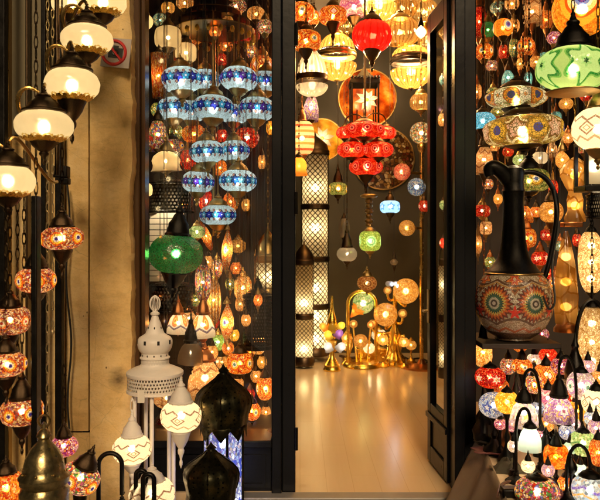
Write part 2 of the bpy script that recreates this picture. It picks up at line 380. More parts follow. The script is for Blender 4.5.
MATS.update({
 'globe_frost': lambda: mosaic('white_lace_frosted_glass', [(.95, .84, .60)], 9, .6, bands=[(-2, -.80, (.42, .26, .05))], lines=[dict(n=22, z=-.80, amp=.16, w=.05, c=(.50, .32, .07)), dict(n=11, kind='cos', z=-.70, amp=.10, w=.03, c=(.6, .42, .13))], grout=None, transp=.22, refr=.4, rough=.6),
 'white_frost': lambda: frosted('white_frosted_glass', (.95, .84, .60), transp=.22, refr=.4, rough=.6, diff=.2),
 'cream_pleat': lambda: clearish('cream_pleated_glass', (.13, .066, .014), (1, .72, .36)),
 'cream_bright': lambda: clearish('bright_cream_glass', (.17, .095, .026), (1, .78, .44)),
 'red_pleat': lambda: clearish('red_pleated_glass', (.50, .012, .008), (.85, .06, .03), 16, (.22, .004, .002)),
 'smoke_glass': lambda: frosted('dim_smoked_glass', (.75, .6, .36), transp=.3, refr=.35, rough=.4, diff=.15),
 'amber_glass': lambda: mosaic('amber_crackle_glass', [(.95, .58, .16), (.92, .50, .10), (1, .70, .28)], 7, 1, grout=(.40, .17, .02), gw=.035, transp=.3, refr=.55, rough=.4, gloss=.1),
 'clear_glass': lambda: frosted('clear_glass', (.8, .74, .62), transp=.62, refr=.15, rough=.2, diff=.12, gloss=.14),
 'liner': lambda: frosted('cream_liner', (.95, .80, .50), transp=.25, refr=.45, rough=.5, diff=.2),
 'petal_white': lambda: frosted('white_petal', (.95, .85, .6), transp=.05, refr=.1, diff=.5),
 'petal_orange': lambda: frosted('orange_petal', (.95, .4, .05), transp=.05, refr=.1, diff=.5),
 'petal_yellow': lambda: frosted('yellow_petal', (.95, .7, .08), transp=.05, refr=.1, diff=.5),
 'petal_purple': lambda: frosted('purple_petal', (.35, .15, .5), transp=.05, refr=.1, diff=.5),
 'petal_grey': lambda: frosted('pale_blue_petal', (.7, .75, .85), transp=.1, refr=.1, diff=.5),
})
@D('marble_orange')
def _():
    b = NB('orange_marbled_glass'); o = b.obj()
    n = b.noise(o, 6, 6, .65)
    c, _ = b.ramp(n, [(.3, (.20, .04, .008)), (.45, (.50, .13, .02)), (.58, (.80, .32, .05)), (.72, (1, .68, .28))])
    return b.shell(c, transp=.02, refr=.25, diff=.35, rough=.5)
@D('speck_disc')
def _():
    return mosaic('speckled_bronze_disc', [(.85, .6, .25), (.25, .12, .04), (.6, .35, .1), (.12, .06, .03), (.95, .8, .5), (.4, .1, .05)], 18, 1.0, grout=(.08, .04, .02), gw=.06, transp=.02, refr=.2, diff=.4)
@D('aged_brass')
def _():
    b = NB('aged_brass'); o = b.obj()
    n = b.noise(o, 9, 6, .7); n2 = b.noise(o, 40, 4)
    c, _ = b.ramp(n, [(.32, (.10, .085, .04)), (.5, (.36, .28, .13)), (.68, (.66, .52, .28))])
    return b.pbr(c, b.math('ADD', b.math('MULTIPLY', n2, .3), .15), .92, b.bump(n2, .35, .004))
@D('marble_gold')
def _():
    b = NB('gold_marbled_glass'); o = b.obj()
    n = b.noise(o, 8, 6, .65)
    c, _ = b.ramp(n, [(.3, (.30, .15, .04)), (.5, (.75, .45, .08)), (.68, (.95, .7, .2))])
    return b.shell(c, transp=.02, refr=.2, diff=.4, rough=.5)

# ------------------------------------------------------------------ opaque materials
def metal(name, c, rough=.4, var=.5, metallic=1.0):
    b = NB(name); o = b.obj()
    n = b.noise(o, 14, 4)
    cc = b.mix(n, tuple(v*(1-var) for v in c), tuple(min(1, v*(1+var)) for v in c))
    r = b.math('ADD', b.math('MULTIPLY', n, .25), rough-.12)
    return b.pbr(cc, r, metallic, b.bump(b.noise(o, 60, 2), .25, .004))
MATS.update({
 'bronze': lambda: metal('dark_bronze', (.075, .05, .03), .38),
 'black_iron': lambda: metal('black_iron', (.02, .019, .018), .42),
 'brass': lambda: metal('polished_brass', (.75, .48, .14), .25, .25),
 'old_brass': lambda: metal('old_brass', (.36, .24, .09), .32, .4),
 'copper': lambda: metal('warm_copper', (.5, .2, .07), .34, .35),
 'pewter': lambda: metal('brass_pewter', (.62, .50, .28), .30, .3, .75),
 'white_paint': lambda: metal('white_painted_metal', (.84, .79, .73), .45, .08, 0),
 'gold_paint': lambda: metal('gold_paint', (.9, .56, .10), .28, .15),
})
@D('green_black')
def _():
    b = NB('green_black_patina'); o = b.obj()
    n = b.noise(o, 7, 6, .7); n2 = b.noise(o, 26, 4)
    c, _ = b.ramp(n, [(.38, (.008, .009, .006)), (.54, (.03, .028, .014)), (.70, (.12, .085, .03))])
    v = b.voro(o, 46, rand=.15)
    dots = b.math('LESS_THAN', v.outputs[0], .24)
    c = b.mix(dots, c, (.004, .004, .003))
    h = b.math('SUBTRACT', b.math('MULTIPLY', n2, .6), b.math('MULTIPLY', dots, .8))
    return b.pbr(c, b.math('ADD', b.math('MULTIPLY', n2, .35), .16), .9, b.bump(h, .5, .006))
@D('black_paint')
def _():
    b = NB('black_door_paint'); o = b.obj(); n = b.noise(o, 3, 5)
    c = b.mix(n, (.003, .0035, .005), (.008, .0085, .011))
    return b.pbr(c, b.math('ADD', b.math('MULTIPLY', n, .2), .2), 0, b.bump(b.noise(o, 25, 3), .12, .004), .18)
@D('brown_jamb')
def _():
    b = NB('brown_lacquered_wood'); o = b.obj()
    n = b.noise(b.scale(o, (14, 14, .8)), 2, 5)
    c = b.mix(n, (.035, .016, .007), (.10, .05, .02))
    return b.pbr(c, .22, 0, b.bump(n, .1, .004))
@D('dark_wood')
def _():
    b = NB('dark_brown_board'); o = b.obj()
    n = b.noise(b.scale(o, (6, 6, .6)), 3, 5)
    c = b.mix(n, (.007, .004, .0025), (.024, .014, .008))
    return b.pbr(c, .55, 0, b.bump(n, .15, .005))
@D('pale_board')
def _():
    b = NB('pale_board'); o = b.obj(); n = b.noise(b.scale(o, (3, 1, 3)), 5, 5)
    return b.pbr(b.mix(n, (.62, .48, .30), (.80, .66, .46)), .5, 0, b.bump(n, .1, .004))
@D('stone')
def _():
    b = NB('warm_limestone'); o = b.obj()
    n1 = b.noise(o, 2.6, 7, .65); n2 = b.noise(b.scale(o, (1, 1, 2.2)), 8, 6, .7); n3 = b.noise(o, 45, 3)
    c, _ = b.ramp(n1, [(.28, (.60, .37, .13)), (.48, (.82, .57, .24)), (.7, (.90, .70, .38))])
    c = b.mix(b.ramp(n2, [(.50, (0, 0, 0)), (.75, (.7, .7, .7))])[0], c, b.mix(.5, c, (.30, .17, .05)))
    v = b.voro(b.scale(o, (1, 1, .8)), 2.3)
    st = b.ramp(v.outputs[0], [(.04, (1, 1, 1)), (.16, (0, 0, 0))])[0]
    c = b.mix(b.math('MULTIPLY', st, b.math('MULTIPLY', n2, 1.2)), c, (.05, .03, .015))
    h = b.math('ADD', b.math('MULTIPLY', n2, .8), b.math('ADD', n1, b.math('MULTIPLY', n3, .25)))
    gr = b.noise(o, 70, 5, .7)
    c = b.mix(b.ramp(gr, [(.36, (.5, .5, .5)), (.48, (0, 0, 0))])[0], c, b.mix(.25, c, (.34, .20, .07)))
    ck = b.voro(b.mix(.06, o, b.noise(o, 5, 4, .6, True)), 3.1, 'DISTANCE_TO_EDGE').outputs[0]
    c = b.mix(b.math('MULTIPLY', b.math('LESS_THAN', ck, .003), .22), c, (.12, .07, .03))
    pit = b.voro(b.scale(o, (1, 1, .55)), 30).outputs[0]
    c = b.mix(b.math('MULTIPLY', b.math('LESS_THAN', pit, .10), b.math('GREATER_THAN', n1, .58)), c, (.10, .06, .02))
    return b.pbr(c, .85, 0, b.bump(b.math('ADD', h, b.math('MULTIPLY', gr, .3)), .5, .012), .2)
@D('olive_paint')
def _():
    b = NB('olive_grey_painted_wall'); o = b.obj()
    n = b.noise(b.scale(o, (3, 3, .5)), 3, 5)
    c = b.mix(n, (.13, .11, .06), (.24, .20, .12))
    return b.pbr(c, .7, 0, b.bump(n, .2, .01))
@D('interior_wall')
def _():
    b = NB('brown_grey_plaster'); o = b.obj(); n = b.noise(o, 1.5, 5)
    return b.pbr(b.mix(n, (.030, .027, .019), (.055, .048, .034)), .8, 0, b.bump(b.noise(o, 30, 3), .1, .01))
@D('ceiling_white')
def _():
    b = NB('white_ceiling_paint'); n = b.noise(b.obj(), 2, 4)  # white picked for the unseen ceiling to bounce light onto the floor
    return b.pbr(b.mix(n, (.72, .68, .6), (.8, .77, .7)), .8)
@D('floor')
def _():
    b = NB('pale_laminate_planks'); o = b.obj()
    sp = b.n('ShaderNodeSeparateXYZ'); b.put(sp.inputs[0], o)
    cb = b.n('ShaderNodeCombineXYZ'); b.put(cb.inputs[0], sp.outputs[1]); b.put(cb.inputs[1], sp.outputs[0])
    br = b.n('ShaderNodeTexBrick'); b.put(br.inputs['Vector'], cb.outputs[0])
    br.inputs['Scale'].default_value = 1.0; br.inputs['Brick Width'].default_value = 1.25; br.inputs['Row Height'].default_value = .16
    br.inputs['Mortar Size'].default_value = .0025; br.inputs['Mortar Smooth'].default_value = .3
    br.inputs['Color1'].default_value = (.80, .60, .35, 1); br.inputs['Color2'].default_value = (.83, .63, .38, 1); br.inputs['Mortar'].default_value = (.70, .50, .28, 1)
    n = b.noise(b.scale(o, (18, 1.2, 1)), 2.2, 6)
    c = b.mix(b.math('MULTIPLY', n, .55), br.outputs[0], (.70, .50, .28))
    return b.pbr(c, b.math('ADD', .17, b.math('MULTIPLY', n, .10)), 0, b.bump(b.math('ADD', br.outputs['Fac'], b.math('MULTIPLY', b.noise(o, 3, 3), 6.0)), .035, -.002), .9)
@D('paving')
def _():
    b = NB('grey_paving'); o = b.obj()
    br = b.n('ShaderNodeTexBrick'); b.put(br.inputs['Vector'], o)
    br.inputs['Brick Width'].default_value = .6; br.inputs['Row Height'].default_value = .4; br.inputs['Scale'].default_value = 1
    br.inputs['Mortar Size'].default_value = .008
    br.inputs['Color1'].default_value = (.16, .15, .13, 1); br.inputs['Color2'].default_value = (.22, .20, .17, 1); br.inputs['Mortar'].default_value = (.06, .055, .05, 1)
    n = b.noise(o, 6, 6)
    return b.pbr(b.mix(b.math('MULTIPLY', n, .5), br.outputs[0], (.08, .07, .06)), .6, 0, b.bump(n, .3, .01))
@D('threshold')
def _():
    return metal('grey_threshold', (.30, .28, .25), .45, .25, .3)
@D('cloth')
def _():
    b = NB('brown_cloth'); o = b.obj(); n = b.noise(o, 5, 5)
    w = b.noise(o, 160, 2)
    return b.pbr(b.mix(n, (.22, .17, .115), (.36, .28, .19)), .85, 0, b.bump(w, .3, .003), .2)
@D('window_glass')
def _():
    b = NB('clear_window_pane')
    tr = b.n('ShaderNodeBsdfTransparent'); tr.inputs[0].default_value = (.95, .95, .93, 1)
    gl = b.n('ShaderNodeBsdfGlossy'); gl.inputs['Roughness'].default_value = .03
    b.nt.links.new(b.mixs(.05, tr.outputs[0], gl.outputs[0]), b.out.inputs[0])
    return b.m
def plain(name, c, rough=.5, m=0):
    b = NB(name); n = b.noise(b.obj(), 20, 3)
    return b.pbr(b.mix(n, tuple(v*.85 for v in c), c), rough, m)
MATS.update({
 'sign_white': lambda: plain('sign_white', (.46, .40, .37), .4),
 'sign_red': lambda: plain('sign_red', (.62, .03, .03), .4),
 'sign_black': lambda: plain('sign_black', (.02, .02, .02), .4),
 'cord_black': lambda: plain('black_cable', (.012, .011, .01), .5),
 'cord_white': lambda: plain('white_cable', (.6, .55, .45), .5),
 'cord_brown': lambda: plain('brown_cable', (.10, .05, .03), .5),
 'paper': lambda: plain('white_paper_tag', (.78, .74, .66), .6),
 'slat_cream': lambda: plain('cream_slats', (.70, .58, .42), .6),
 'plum_cloth': lambda: plain('plum_leaf_dish', (.16, .05, .05), .5),
 'olive_cloth': lambda: plain('olive_cloth', (.05, .042, .022), .8),
 'green_bottle': lambda: plain('green_bottle_glass', (.03, .22, .05), .1),
})
def pierced(name, c, scale=26, hole=.32, zs=15, zmin=-9, zmax=9):
    """thin metal sheet with real see-through holes"""
    b = NB(name); o = b.obj()
    v = b.voro(o, scale, rand=.0)
    sp = b.n('ShaderNodeSeparateXYZ'); b.put(sp.inputs[0], o)
    az = b.math('ARCTAN2', sp.outputs[0], b.math('MULTIPLY', sp.outputs[1], -1))
    u = b.math('MULTIPLY', az, scale / 2 / PI * 1.0)
    w = b.math('MULTIPLY', sp.outputs[2], zs)
    fu = b.math('SUBTRACT', b.math('FRACT', b.math('ADD', u, b.math('MULTIPLY', b.math('FLOOR', w), .5))), .5)
    fw = b.math('SUBTRACT', b.math('FRACT', w), .5)
    d = b.math('SQRT', b.math('ADD', b.math('MULTIPLY', fu, fu), b.math('MULTIPLY', fw, fw)))
    h = b.math('LESS_THAN', d, hole)
    h = b.math('MULTIPLY', h, b.math('MULTIPLY', b.math('GREATER_THAN', sp.outputs[2], zmin), b.math('LESS_THAN', sp.outputs[2], zmax)))
    pb = b.n('ShaderNodeBsdfPrincipled'); pb.inputs['Base Color'].default_value = (*c, 1)
    pb.inputs['Metallic'].default_value = 1 if max(c) < .6 else 0; pb.inputs['Roughness'].default_value = .4
    tr = b.n('ShaderNodeBsdfTransparent')
    b.nt.links.new(b.mixs(h, pb.outputs[0], tr.outputs[0]), b.out.inputs[0])
    return b.m
MATS.update({
 'pierced_white': lambda: pierced('white_pierced_metal', (.70, .66, .6), 56, .30, 55),
 'pierced_black': lambda: pierced('black_pierced_metal', (.03, .026, .02), 36, .33, 42),
 'pierced_dark': lambda: pierced('dark_pierced_metal', (.06, .06, .04), 40, .22, 12),
})
# ------------------------------------------------------------------ shared lamp shapes (unit size: radius 1, z -1..1)
_mesh = {}
def shape(key, fn):
    if key not in _mesh: _mesh[key] = fn().mesh(key)
    return _mesh[key]
def superell(n, zt=.93, zb=-.93, k=18):
    out = []
    for i in range(k+1):
        z = zb + (zt-zb)*i/k
        out.append((max(1-abs(z)**n, 1e-4)**(1/n), z))
    return out
def ripple(n, a):
    return lambda t, j, r, z: (r*(1 + a*math.cos(n*t)), z)
def bumpy(t, j, r, z):
    return (r*(1 + .012*math.sin(7*t+3*z) + .008*math.cos(13*t-9*z)), z)
SHAPES = {
 'globe': lambda: MB().lathe(superell(2.15), 36, mod=bumpy),
 'drum': lambda: MB().lathe(superell(3.2), 36, mod=bumpy),
 'ball': lambda: MB().lathe(superell(2, .985, -.985), 32, mod=bumpy),
 'pleat': lambda: MB().lathe(superell(2.3, .9, -.9), 96, mod=ripple(16, .045)),
 'melon': lambda: MB().lathe(superell(2.2, .9, -.9), 80, mod=ripple(10, .06)),
 'bowl': lambda: MB().lathe([(.10, -1), (.35, -.9), (.62, -.7), (.82, -.42), (.94, -.1), (1, .2), (1, .45)], 80, mod=ripple(20, .03)),
 'upper_bowl': lambda: MB().lathe([(1, -1), (.96, -.5), (.84, .1), (.62, .62), (.42, .88), (.3, 1)], 80, mod=ripple(20, .03)),
 'dome': lambda: MB().lathe([(1, -1), (1.0, -.6), (.93, -.1), (.74, .45), (.48, .82), (.3, 1)], 36, mod=bumpy),
 'drop': lambda: MB().lathe([(.05, -1), (.3, -.88), (.62, -.66), (.9, -.32), (1, -.05), (.92, .22), (.66, .5), (.38, .74), (.2, .9), (.12, 1)], 32, mod=bumpy),
 'egg': lambda: MB().lathe(superell(2.3, .97, -.97, 24), 36, mod=bumpy),
 'cone': lambda: MB().lathe([(.75, -1), (.85, -.2), (1, 1)], 32, mod=bumpy),
 'cyl': lambda: MB().lathe([(1, -1), (1, -.5), (1, 0), (1, .5), (1, 1)], 36),
 'tulip': lambda: MB().lathe([(.2, 1), (.5, .85), (.85, .5), (1, .05), (.92, -.4), (.95, -.75), (1.08, -1)], 40, mod=lambda t, j, r, z: (r*(1+(.05 if z < -.5 else 0)*math.cos(8*t)), z)),
 'cap': lambda: MB().lathe([(.86, .0), (1.0, -.03), (1.03, .05), (.93, .09), (.90, .17), (.84, .22), (.80, .32), (.58, .43), (.44, .54), (.30, .60), (.36, .65), (.34, .69), (.20, .74), (.12, .84), (.14, .88), (.07, .93), (.05, 1.0), (.001, 1.0)], 24,
        mod=lambda t, j, r, z: (r*(1 + (.04*math.cos(12*t) if j in (1, 2) else .015*math.cos(12*t) if j < 8 else 0)), z)),
 'finial': lambda: MB().lathe([(.9, .06), (1, 0), (1.05, -.05), (.92, -.12), (.75, -.26), (.46, -.40), (.27, -.47), (.34, -.53), (.31, -.60), (.18, -.66), (.10, -.76), (.17, -.83), (.15, -.90), (.05, -.96), (.001, -1)], 22,
        mod=lambda t, j, r, z: (r*(1 + (.05*math.cos(10*t) if j < 5 else 0)), z)),
 'rim': lambda: MB().lathe([(.40, -.94), (.52, -.88), (.64, -.79), (.70, -.73)], 96,
        mod=lambda t, j, r, z: (r*1.03+(.07*abs(math.cos(8*t)) if j >= 3 else 0), z + (.10*abs(math.cos(8*t)) - .03*math.cos(32*t) if j >= 3 else 0))),
 'band': lambda: MB().lathe([(.97, -1), (1.03, -.9), (1.06, -.3), (1.02, 0), (1.06, .3), (1.03, .9), (.97, 1)], 40),
 'lamp_base': lambda: MB().lathe([(.001, 0), (1, 0), (1.03, .04), (1, .1), (.86, .16), (.8, .24), (.55, .34), (.34, .46), (.22, .6), (.28, .66), (.26, .72), (.15, .8), (.13, 1), (.001, 1)], 24),
 'ball_cap': lambda: MB().lathe([(.001, -1), (.5, -.9), (.85, -.5), (1, 0), (.85, .5), (.5, .9), (.001, 1)], 16),
 'canopy_ring': lambda: MB().lathe([(.001, -1), (.5, -1), (.95, -.5), (1, 0), (.93, .3), (.6, .55), (.3, .7), (.22, 1), (.001, 1)], 28),
}
def unit(n): return shape(n, SHAPES[n])
def chain_mesh(L):
    n = max(1, round(L / .05)); key = 'chain_%d' % n
    def mk():
        mb = MB(); h = L / n
        for i in range(n):
            mb.torus((0, 0, (i+.5)*h), .0075, .0022, 'x' if i % 2 else 'y', 8, 4)
            k = len(mb.v) - 32
            for q in range(k, len(mb.v)):
                x, y, z = mb.v[q]; zc = (i+.5)*h
                mb.v[q] = (x, y, zc + (z-zc)*(h*.66/.0097))
        return mb
    return shape(key, mk)
def hang(parent, kind, z0, z1, mat, x=0, y=0, r=.0026):
    """a chain or a cord as a part, from z0 up to z1 in the parent's space"""
    L = z1 - z0
    if L <= .02 or kind is None: return
    if kind == 'chain':
        n = max(1, round(L / .05))
        link('chain', chain_mesh(n*.05), parent, (x, y, z0), (1, 1, L/(n*.05)), mat=M(mat))
    else:
        me = shape('cord', lambda: MB().tube([(0, 0, 0), (0, 0, .5), (0, 0, 1)], 1, 6))
        link('cord', me, parent, (x, y, z0), (r, r, L), mat=M(mat if kind == 'rod' else 'cord_black'))
def watts(b, R, H): return b * 70 * R * H + .012
BULBC = (1.0, .75, .43)
CEIL, AWN = 4.25, 3.3

def fit(sh, frac):
    """height (unit) at which the shade has closed to frac of its radius, upper and lower"""
    if sh in ('globe', 'drum', 'ball', 'pleat', 'melon', 'egg'):
        n = {'globe': 2.15, 'drum': 3.2, 'ball': 2, 'pleat': 2.3, 'melon': 2.2, 'egg': 2.3}[sh]
        z = min((1 - frac**n)**(1/n), .95); return z, -z
    return .95, -.95
def lamp_at(px, py, w, h, Y, mat, label, sh='globe', m='bronze', cap=.75, fin=.8, capr=.5, finr=.42, top=None, hk='chain', b=1.0, rot=0,
            name='mosaic_pendant', cat='pendant lamp', group=None, bc=BULBC, tilt=0, band=False, part='globe', lit=True, asp=None, stand=None):
    c = at(px, py, Y); Rr = size(w/2, Y); H = size(h/2, Y)
    t = thing(name, c, label, cat, group)
    if tilt: t.rotation_euler = (0, R_(tilt), 0)
    g = link(part, unit(sh), t, (0, 0, 0), (Rr*rnd.uniform(.97, 1.03), Rr, H*rnd.uniform(.96, 1.04)), (rnd.uniform(-.06, .06), rnd.uniform(-.07, .07), R_(rot)), M(mat))
    if lit: bulb(t, (0, 0, 0 if sh not in ('bowl',) else H*.1), watts(b, Rr, H), bc, min(Rr, H)*.16)
    zt, zb = fit(sh, capr)
    ztop = H*zt
    if cap:
        ch = 2*H*cap
        link('cap', unit('cap'), t, (0, 0, H*zt*.97), (Rr*capr*1.12, Rr*capr*1.12, ch), mat=M(m)); ztop = H*zt*.97 + ch
    if fin:
        _, zb = fit(sh, finr)
        link('finial', unit('finial'), t, (0, 0, H*zb*.97), (Rr*finr*1.1, Rr*finr*1.1, 2*H*fin), mat=M(m))
    if band:
        link('band', unit('band'), t, (0, 0, H*.1), (Rr*.99, Rr*.99, H*.14), mat=M(m))
    if hk:
        zz = (top if top is not None else (CEIL if Y > 4.2 else AWN)) - c.z
        hang(t, hk, ztop - .006, zz, m)
    if stand is not None:
        zb_ = stand - c.z; z1 = -H*.9; L = z1 - zb_; br = min(Rr*.8, .1)
        MB().lathe([(.001, zb_), (br, zb_), (br, zb_+.015), (br*.4, zb_+.04), (br*.18, zb_+L*.4), (br*.3, zb_+L*.5), (br*.18, zb_+L*.6), (br*.45, z1), (.001, z1)], 20).build('stem', M(m), t, rot=(0, -R_(tilt), 0))
    return t
def base_z(y_px, Y): return EYE - (y_px-HY)/F*Y
def swan(px, py, w, h, Y, mat, label, side=1, basez=.33, sh='tulip', m='bronze', b=1.0, rot=0, rise=1.5, name='swan_neck_lamp', cap=.8, reach=1.25, fin=.5, cat='table lamp', baser=None, **kw):
    """table lamp whose shade hangs from a swan-neck stem"""
    c = at(px, py, Y); Rr = size(w/2, Y); H = size(h/2, Y)
    base = Vector((c.x + side*Rr*reach, c.y + .02, basez))
    t = thing(name, base, label, cat, kw.get('group'))
    o = Vector((c.x-base.x, c.y-base.y, c.z-base.z))
    link('shade', unit(sh), t, o, (Rr, Rr, H), (0, 0, R_(rot)), M(mat))
    bulb(t, o, watts(b, Rr, H), BULBC, min(Rr, H)*.16)
    zt, zb = fit(sh, .5)
    ch = 2*H*cap
    link('cap', unit('cap'), t, o + Vector((0, 0, H*zt*.95)), (Rr*.6, Rr*.6, ch), mat=M(m))
    if fin: link('finial', unit('finial'), t, o + Vector((0, 0, H*zb*.95)), (Rr*.42, Rr*.42, 2*H*fin), mat=M(m))
    top = o + Vector((0, 0, H*zt*.95 + ch))
    br = baser or max(Rr*.7, .05)
    link('lamp_base', unit('lamp_base'), t, (0, 0, 0), (br, br, max(br*1.1, .05)), mat=M(m))
    apex = top.z + Rr*rise*.5
    pts = [(0, 0, br*.9), (0, 0, top.z*.6)] + [Vector(p) for p in bez((0, 0, top.z*.75), (0, 0, apex+Rr*.5), (top.x, top.y, apex+Rr*.5), (top.x, top.y, top.z-.01), 14)]
    MB().tube(pts, .008, 8).build('neck', M(m), t)
    return t
def standing(px, py, w, h, Y, mat, label, basey=None, basez=None, sh='globe', m='black_iron', b=1.0, rot=0, cap=.9, name='mosaic_table_lamp', cat='table lamp', bc=BULBC, capr=.45, group=None):
    """table lamp with the shade on top of a turned stem"""
    c = at(px, py, Y); Rr = size(w/2, Y); H = size(h/2, Y)
    bz = basez if basez is not None else base_z(basey, Y)
    t = thing(name, (c.x, c.y, bz), label, cat, group)
    z = c.z - bz
    link('shade', unit(sh), t, (0, 0, z), (Rr, Rr, H), (0, 0, R_(rot)), M(mat))
    bulb(t, (0, 0, z), watts(b, Rr, H), bc, min(Rr, H)*.16)
    zt, zb = fit(sh, capr)
    if cap: link('cap', unit('cap'), t, (0, 0, z+H*zt*.96), (Rr*capr*1.1, Rr*capr*1.1, 2*H*cap), mat=M(m))
    L = max(z - H*.85, .03)
    br = min(Rr*.75, .11)
    prof = [(.001, 0), (br, 0), (br*1.03, .012), (br*.9, .03), (br*.4, min(.06, L*.3)), (br*.2, L*.4), (br*.34, L*.5), (br*.17, L*.62), (br*.2, L*.85), (br*.45, L*.96), (br*.5, L), (.001, L)]
    MB().lathe(prof, 22).build('stem', M(m), t)
    return t
# ------------------------------------------------------------------ setting
YF = 4.15                                                  # shop front plane
def fx(px, Y=YF): return (px-HX)/F*Y
g = MB(); g.add([(-60, -60, -.12), (60, -60, -.12), (60, 60, -.12), (-60, 60, -.12)], [(0, 1, 2, 3)], True)
tag(g.build('ground', M('paving')), kind='structure')
fl = MB(); fl.box((-2.6, 4.08, -.10), (3.0, 9.02, 0))
tag(fl.build('shop_floor', M('floor')), kind='structure')
sd = MB(); sd.box((fx(190), 3.98, -.11), (fx(470), 4.075, .006))
ds = thing('doorstep', (0, 0, 0), 'worn grey doorstep strip across the open shop doorway', 'doorstep')
sd.build('step', M('threshold'), ds, bevel=.006)

bl = thing('shop_building', (0, 8.95, 0), 'brown grey plastered inner walls of the lamp shop with high ceiling', 'building')
def rel(o, p): return (p[0]-o.location.x, p[1]-o.location.y, p[2]-o.location.z)
def bx(name, mat, parent, a, b, bevel=0):
    return MB().box(rel(parent, a), rel(parent, b)).build(name, M(mat), parent, bevel=bevel)
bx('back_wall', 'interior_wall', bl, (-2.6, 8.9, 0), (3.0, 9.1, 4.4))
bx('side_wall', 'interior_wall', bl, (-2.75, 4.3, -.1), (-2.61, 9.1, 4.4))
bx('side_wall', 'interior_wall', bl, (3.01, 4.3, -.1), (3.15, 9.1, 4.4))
bx('ceiling', 'ceiling_white', bl, (-2.6, 4.3, 4.29), (3.0, 8.89, 4.45))
bx('sky_block_lintel', 'black_paint', bl, (fx(134), 4.12, 3.02), (3.15, 4.285, 4.45))  # unseen wall above the openings, added to block sky light

# stone front on the left: separate slabs with a rough broken edge
sw = thing('stone_wall', (0, 4.1, 0), 'warm weathered limestone pier with a ragged edge beside the shop window', 'wall')
def slab(x0, x1, y, z0, z1, mat, nx=10, nz=70, rag=.0, name='stone_slab', depth=.25, relief=.006):
    mb = MB(); vs = []; fs = []
    for j in range(nz+1):
        for i in range(nx+1):
            z = z0+(z1-z0)*j/nz; u = i/nx
            x = x0+(x1-x0)*u
            e = mnoise.fractal(Vector((x*3, 7.1, z*4)), 1, 2, 4)
            if rag: x += rag*(u**3)*(mnoise.fractal(Vector((3.3, .5, z*2.1)), .55, 2.3, 7)*1.1 - .1)
            yy = y + relief*mnoise.fractal(Vector((x*9, 1.7, z*9)), .9, 2, 4)
            if rag and u > .78: yy += (u-.78)**1.4*.22*(1+.7*e)
            vs.append((x, yy-4.1, z))
    for j in range(nz):
        for i in range(nx):
            a = j*(nx+1)+i; fs.append((a, a+1, a+nx+2, a+nx+1))
    n = len(vs)
    for j in range(nz+1): vs.append((vs[j*(nx+1)+nx][0]+.004, y+depth-4.1, z0+(z1-z0)*j/nz))
    for j in range(nz): fs.append((j*(nx+1)+nx, n+j, n+j+1, (j+1)*(nx+1)+nx))
    n = len(vs)
    for j in range(nz+1): vs.append((vs[j*(nx+1)][0]-.001, y+depth-4.1, z0+(z1-z0)*j/nz))
    for j in range(nz): fs.append((n+j, j*(nx+1), (j+1)*(nx+1), n+j+1))
    mb.add(vs, fs)
    return mb.build(name, M(mat), sw)
slab(fx(90, 3.95), fx(130, 3.95), 3.95, -.12, 4.4, 'stone', 14, 220, .015, depth=.3)
slab(fx(66.5, 4.0), fx(88.2, 4.0), 4.0, .38, 4.4, 'stone', 8, 100, 0, depth=.05)
slab(fx(66.5, 3.99), fx(89.6, 3.99), 3.99, -.12, .375, 'stone', 8, 30, 0, depth=.3)
slab(fx(-120, 4.05), fx(44, 4.05), 4.05, 2.08, 4.4, 'olive_paint', 12, 40, 0, name='painted_panel', relief=.004)
slab(fx(-120, 4.03), fx(65, 4.03), 4.03, -.12, 2.07, 'stone', 16, 60, 0, name='stone_slab')
bx('backing', 'dark_wood', sw, (fx(-140), 4.31, -.12), (fx(134), 4.42, 4.4))

# dark uprights standing against the wall
def upright(px, w, Y, y0, label, mat='black_iron', name='iron_upright', y1=None):
    x = fx(px, Y); hw = size(w/2, Y)
    t = thing(name, (x, Y, 0), label, 'post')
    zb = -.12 if y1 is None else base_z(y1, Y); zt = base_z(y0, Y)
    MB().box((-hw, -.025, zb), (hw, .025, zt)).build('post', M(mat), t, bevel=.004)
    MB().box((-hw*1.5, -.035, zb), (hw*1.5, .035, zb+.03)).build('foot_plate', M(mat), t, bevel=.003)
    return t
upright(59.5, 6.5, 3.9, -60, 'broad black iron upright just beside the narrow stone slab')
upright(44.5, 4.5, 3.9, -60, 'thin black upright against the wall between painted panel and chains')
upright(36, 6.0, 2.72, 196, 'short black lamp post passing before the eye patterned mosaic lamp')
upright(3, 7, 3.8, -60, 'dark upright at the far edge of the olive panel')
upright(28, 2.5, 4.0, -60, 'slim dark strip along the olive painted panel', 'bronze')
upright(9.5, 2, 3.85, -60, 'thin pale edged strip at the outer olive panel', 'old_brass')

# no-photography sign
sg = thing('wall_sign', at(116, 53, 3.89), 'square white sign with red ring and slash over a black camera', 'sign', rz=0)
sg.rotation_euler = (R_(0), R_(6), R_(-4))
s_ = size(14.6, 3.9)
MB().box((-s_, -.004, -s_), (s_, .004, s_)).build('board', M('sign_white'), sg, bevel=.002)
MB().torus((-.01, -.0065, 0), s_*.80, .009, 'y', 40, 6).build('ring', M('sign_red'), sg)
cam = MB(); cam.box((-s_*.5, -.009, -s_*.36), (s_*.5, -.0045, s_*.32)); cam.box((-s_*.18, -.009, s_*.32), (s_*.18, -.0045, s_*.48))
cam.torus((0, -.0095, -.002), s_*.16, .006, 'y', 20, 5)
cam.build('camera_symbol', M('sign_black'), sg)
MB().tube([(-s_*.55, -.012, s_*.55), (s_*.50, -.012, -s_*.57)], .0075, 6).build('slash', M('sign_red'), sg)

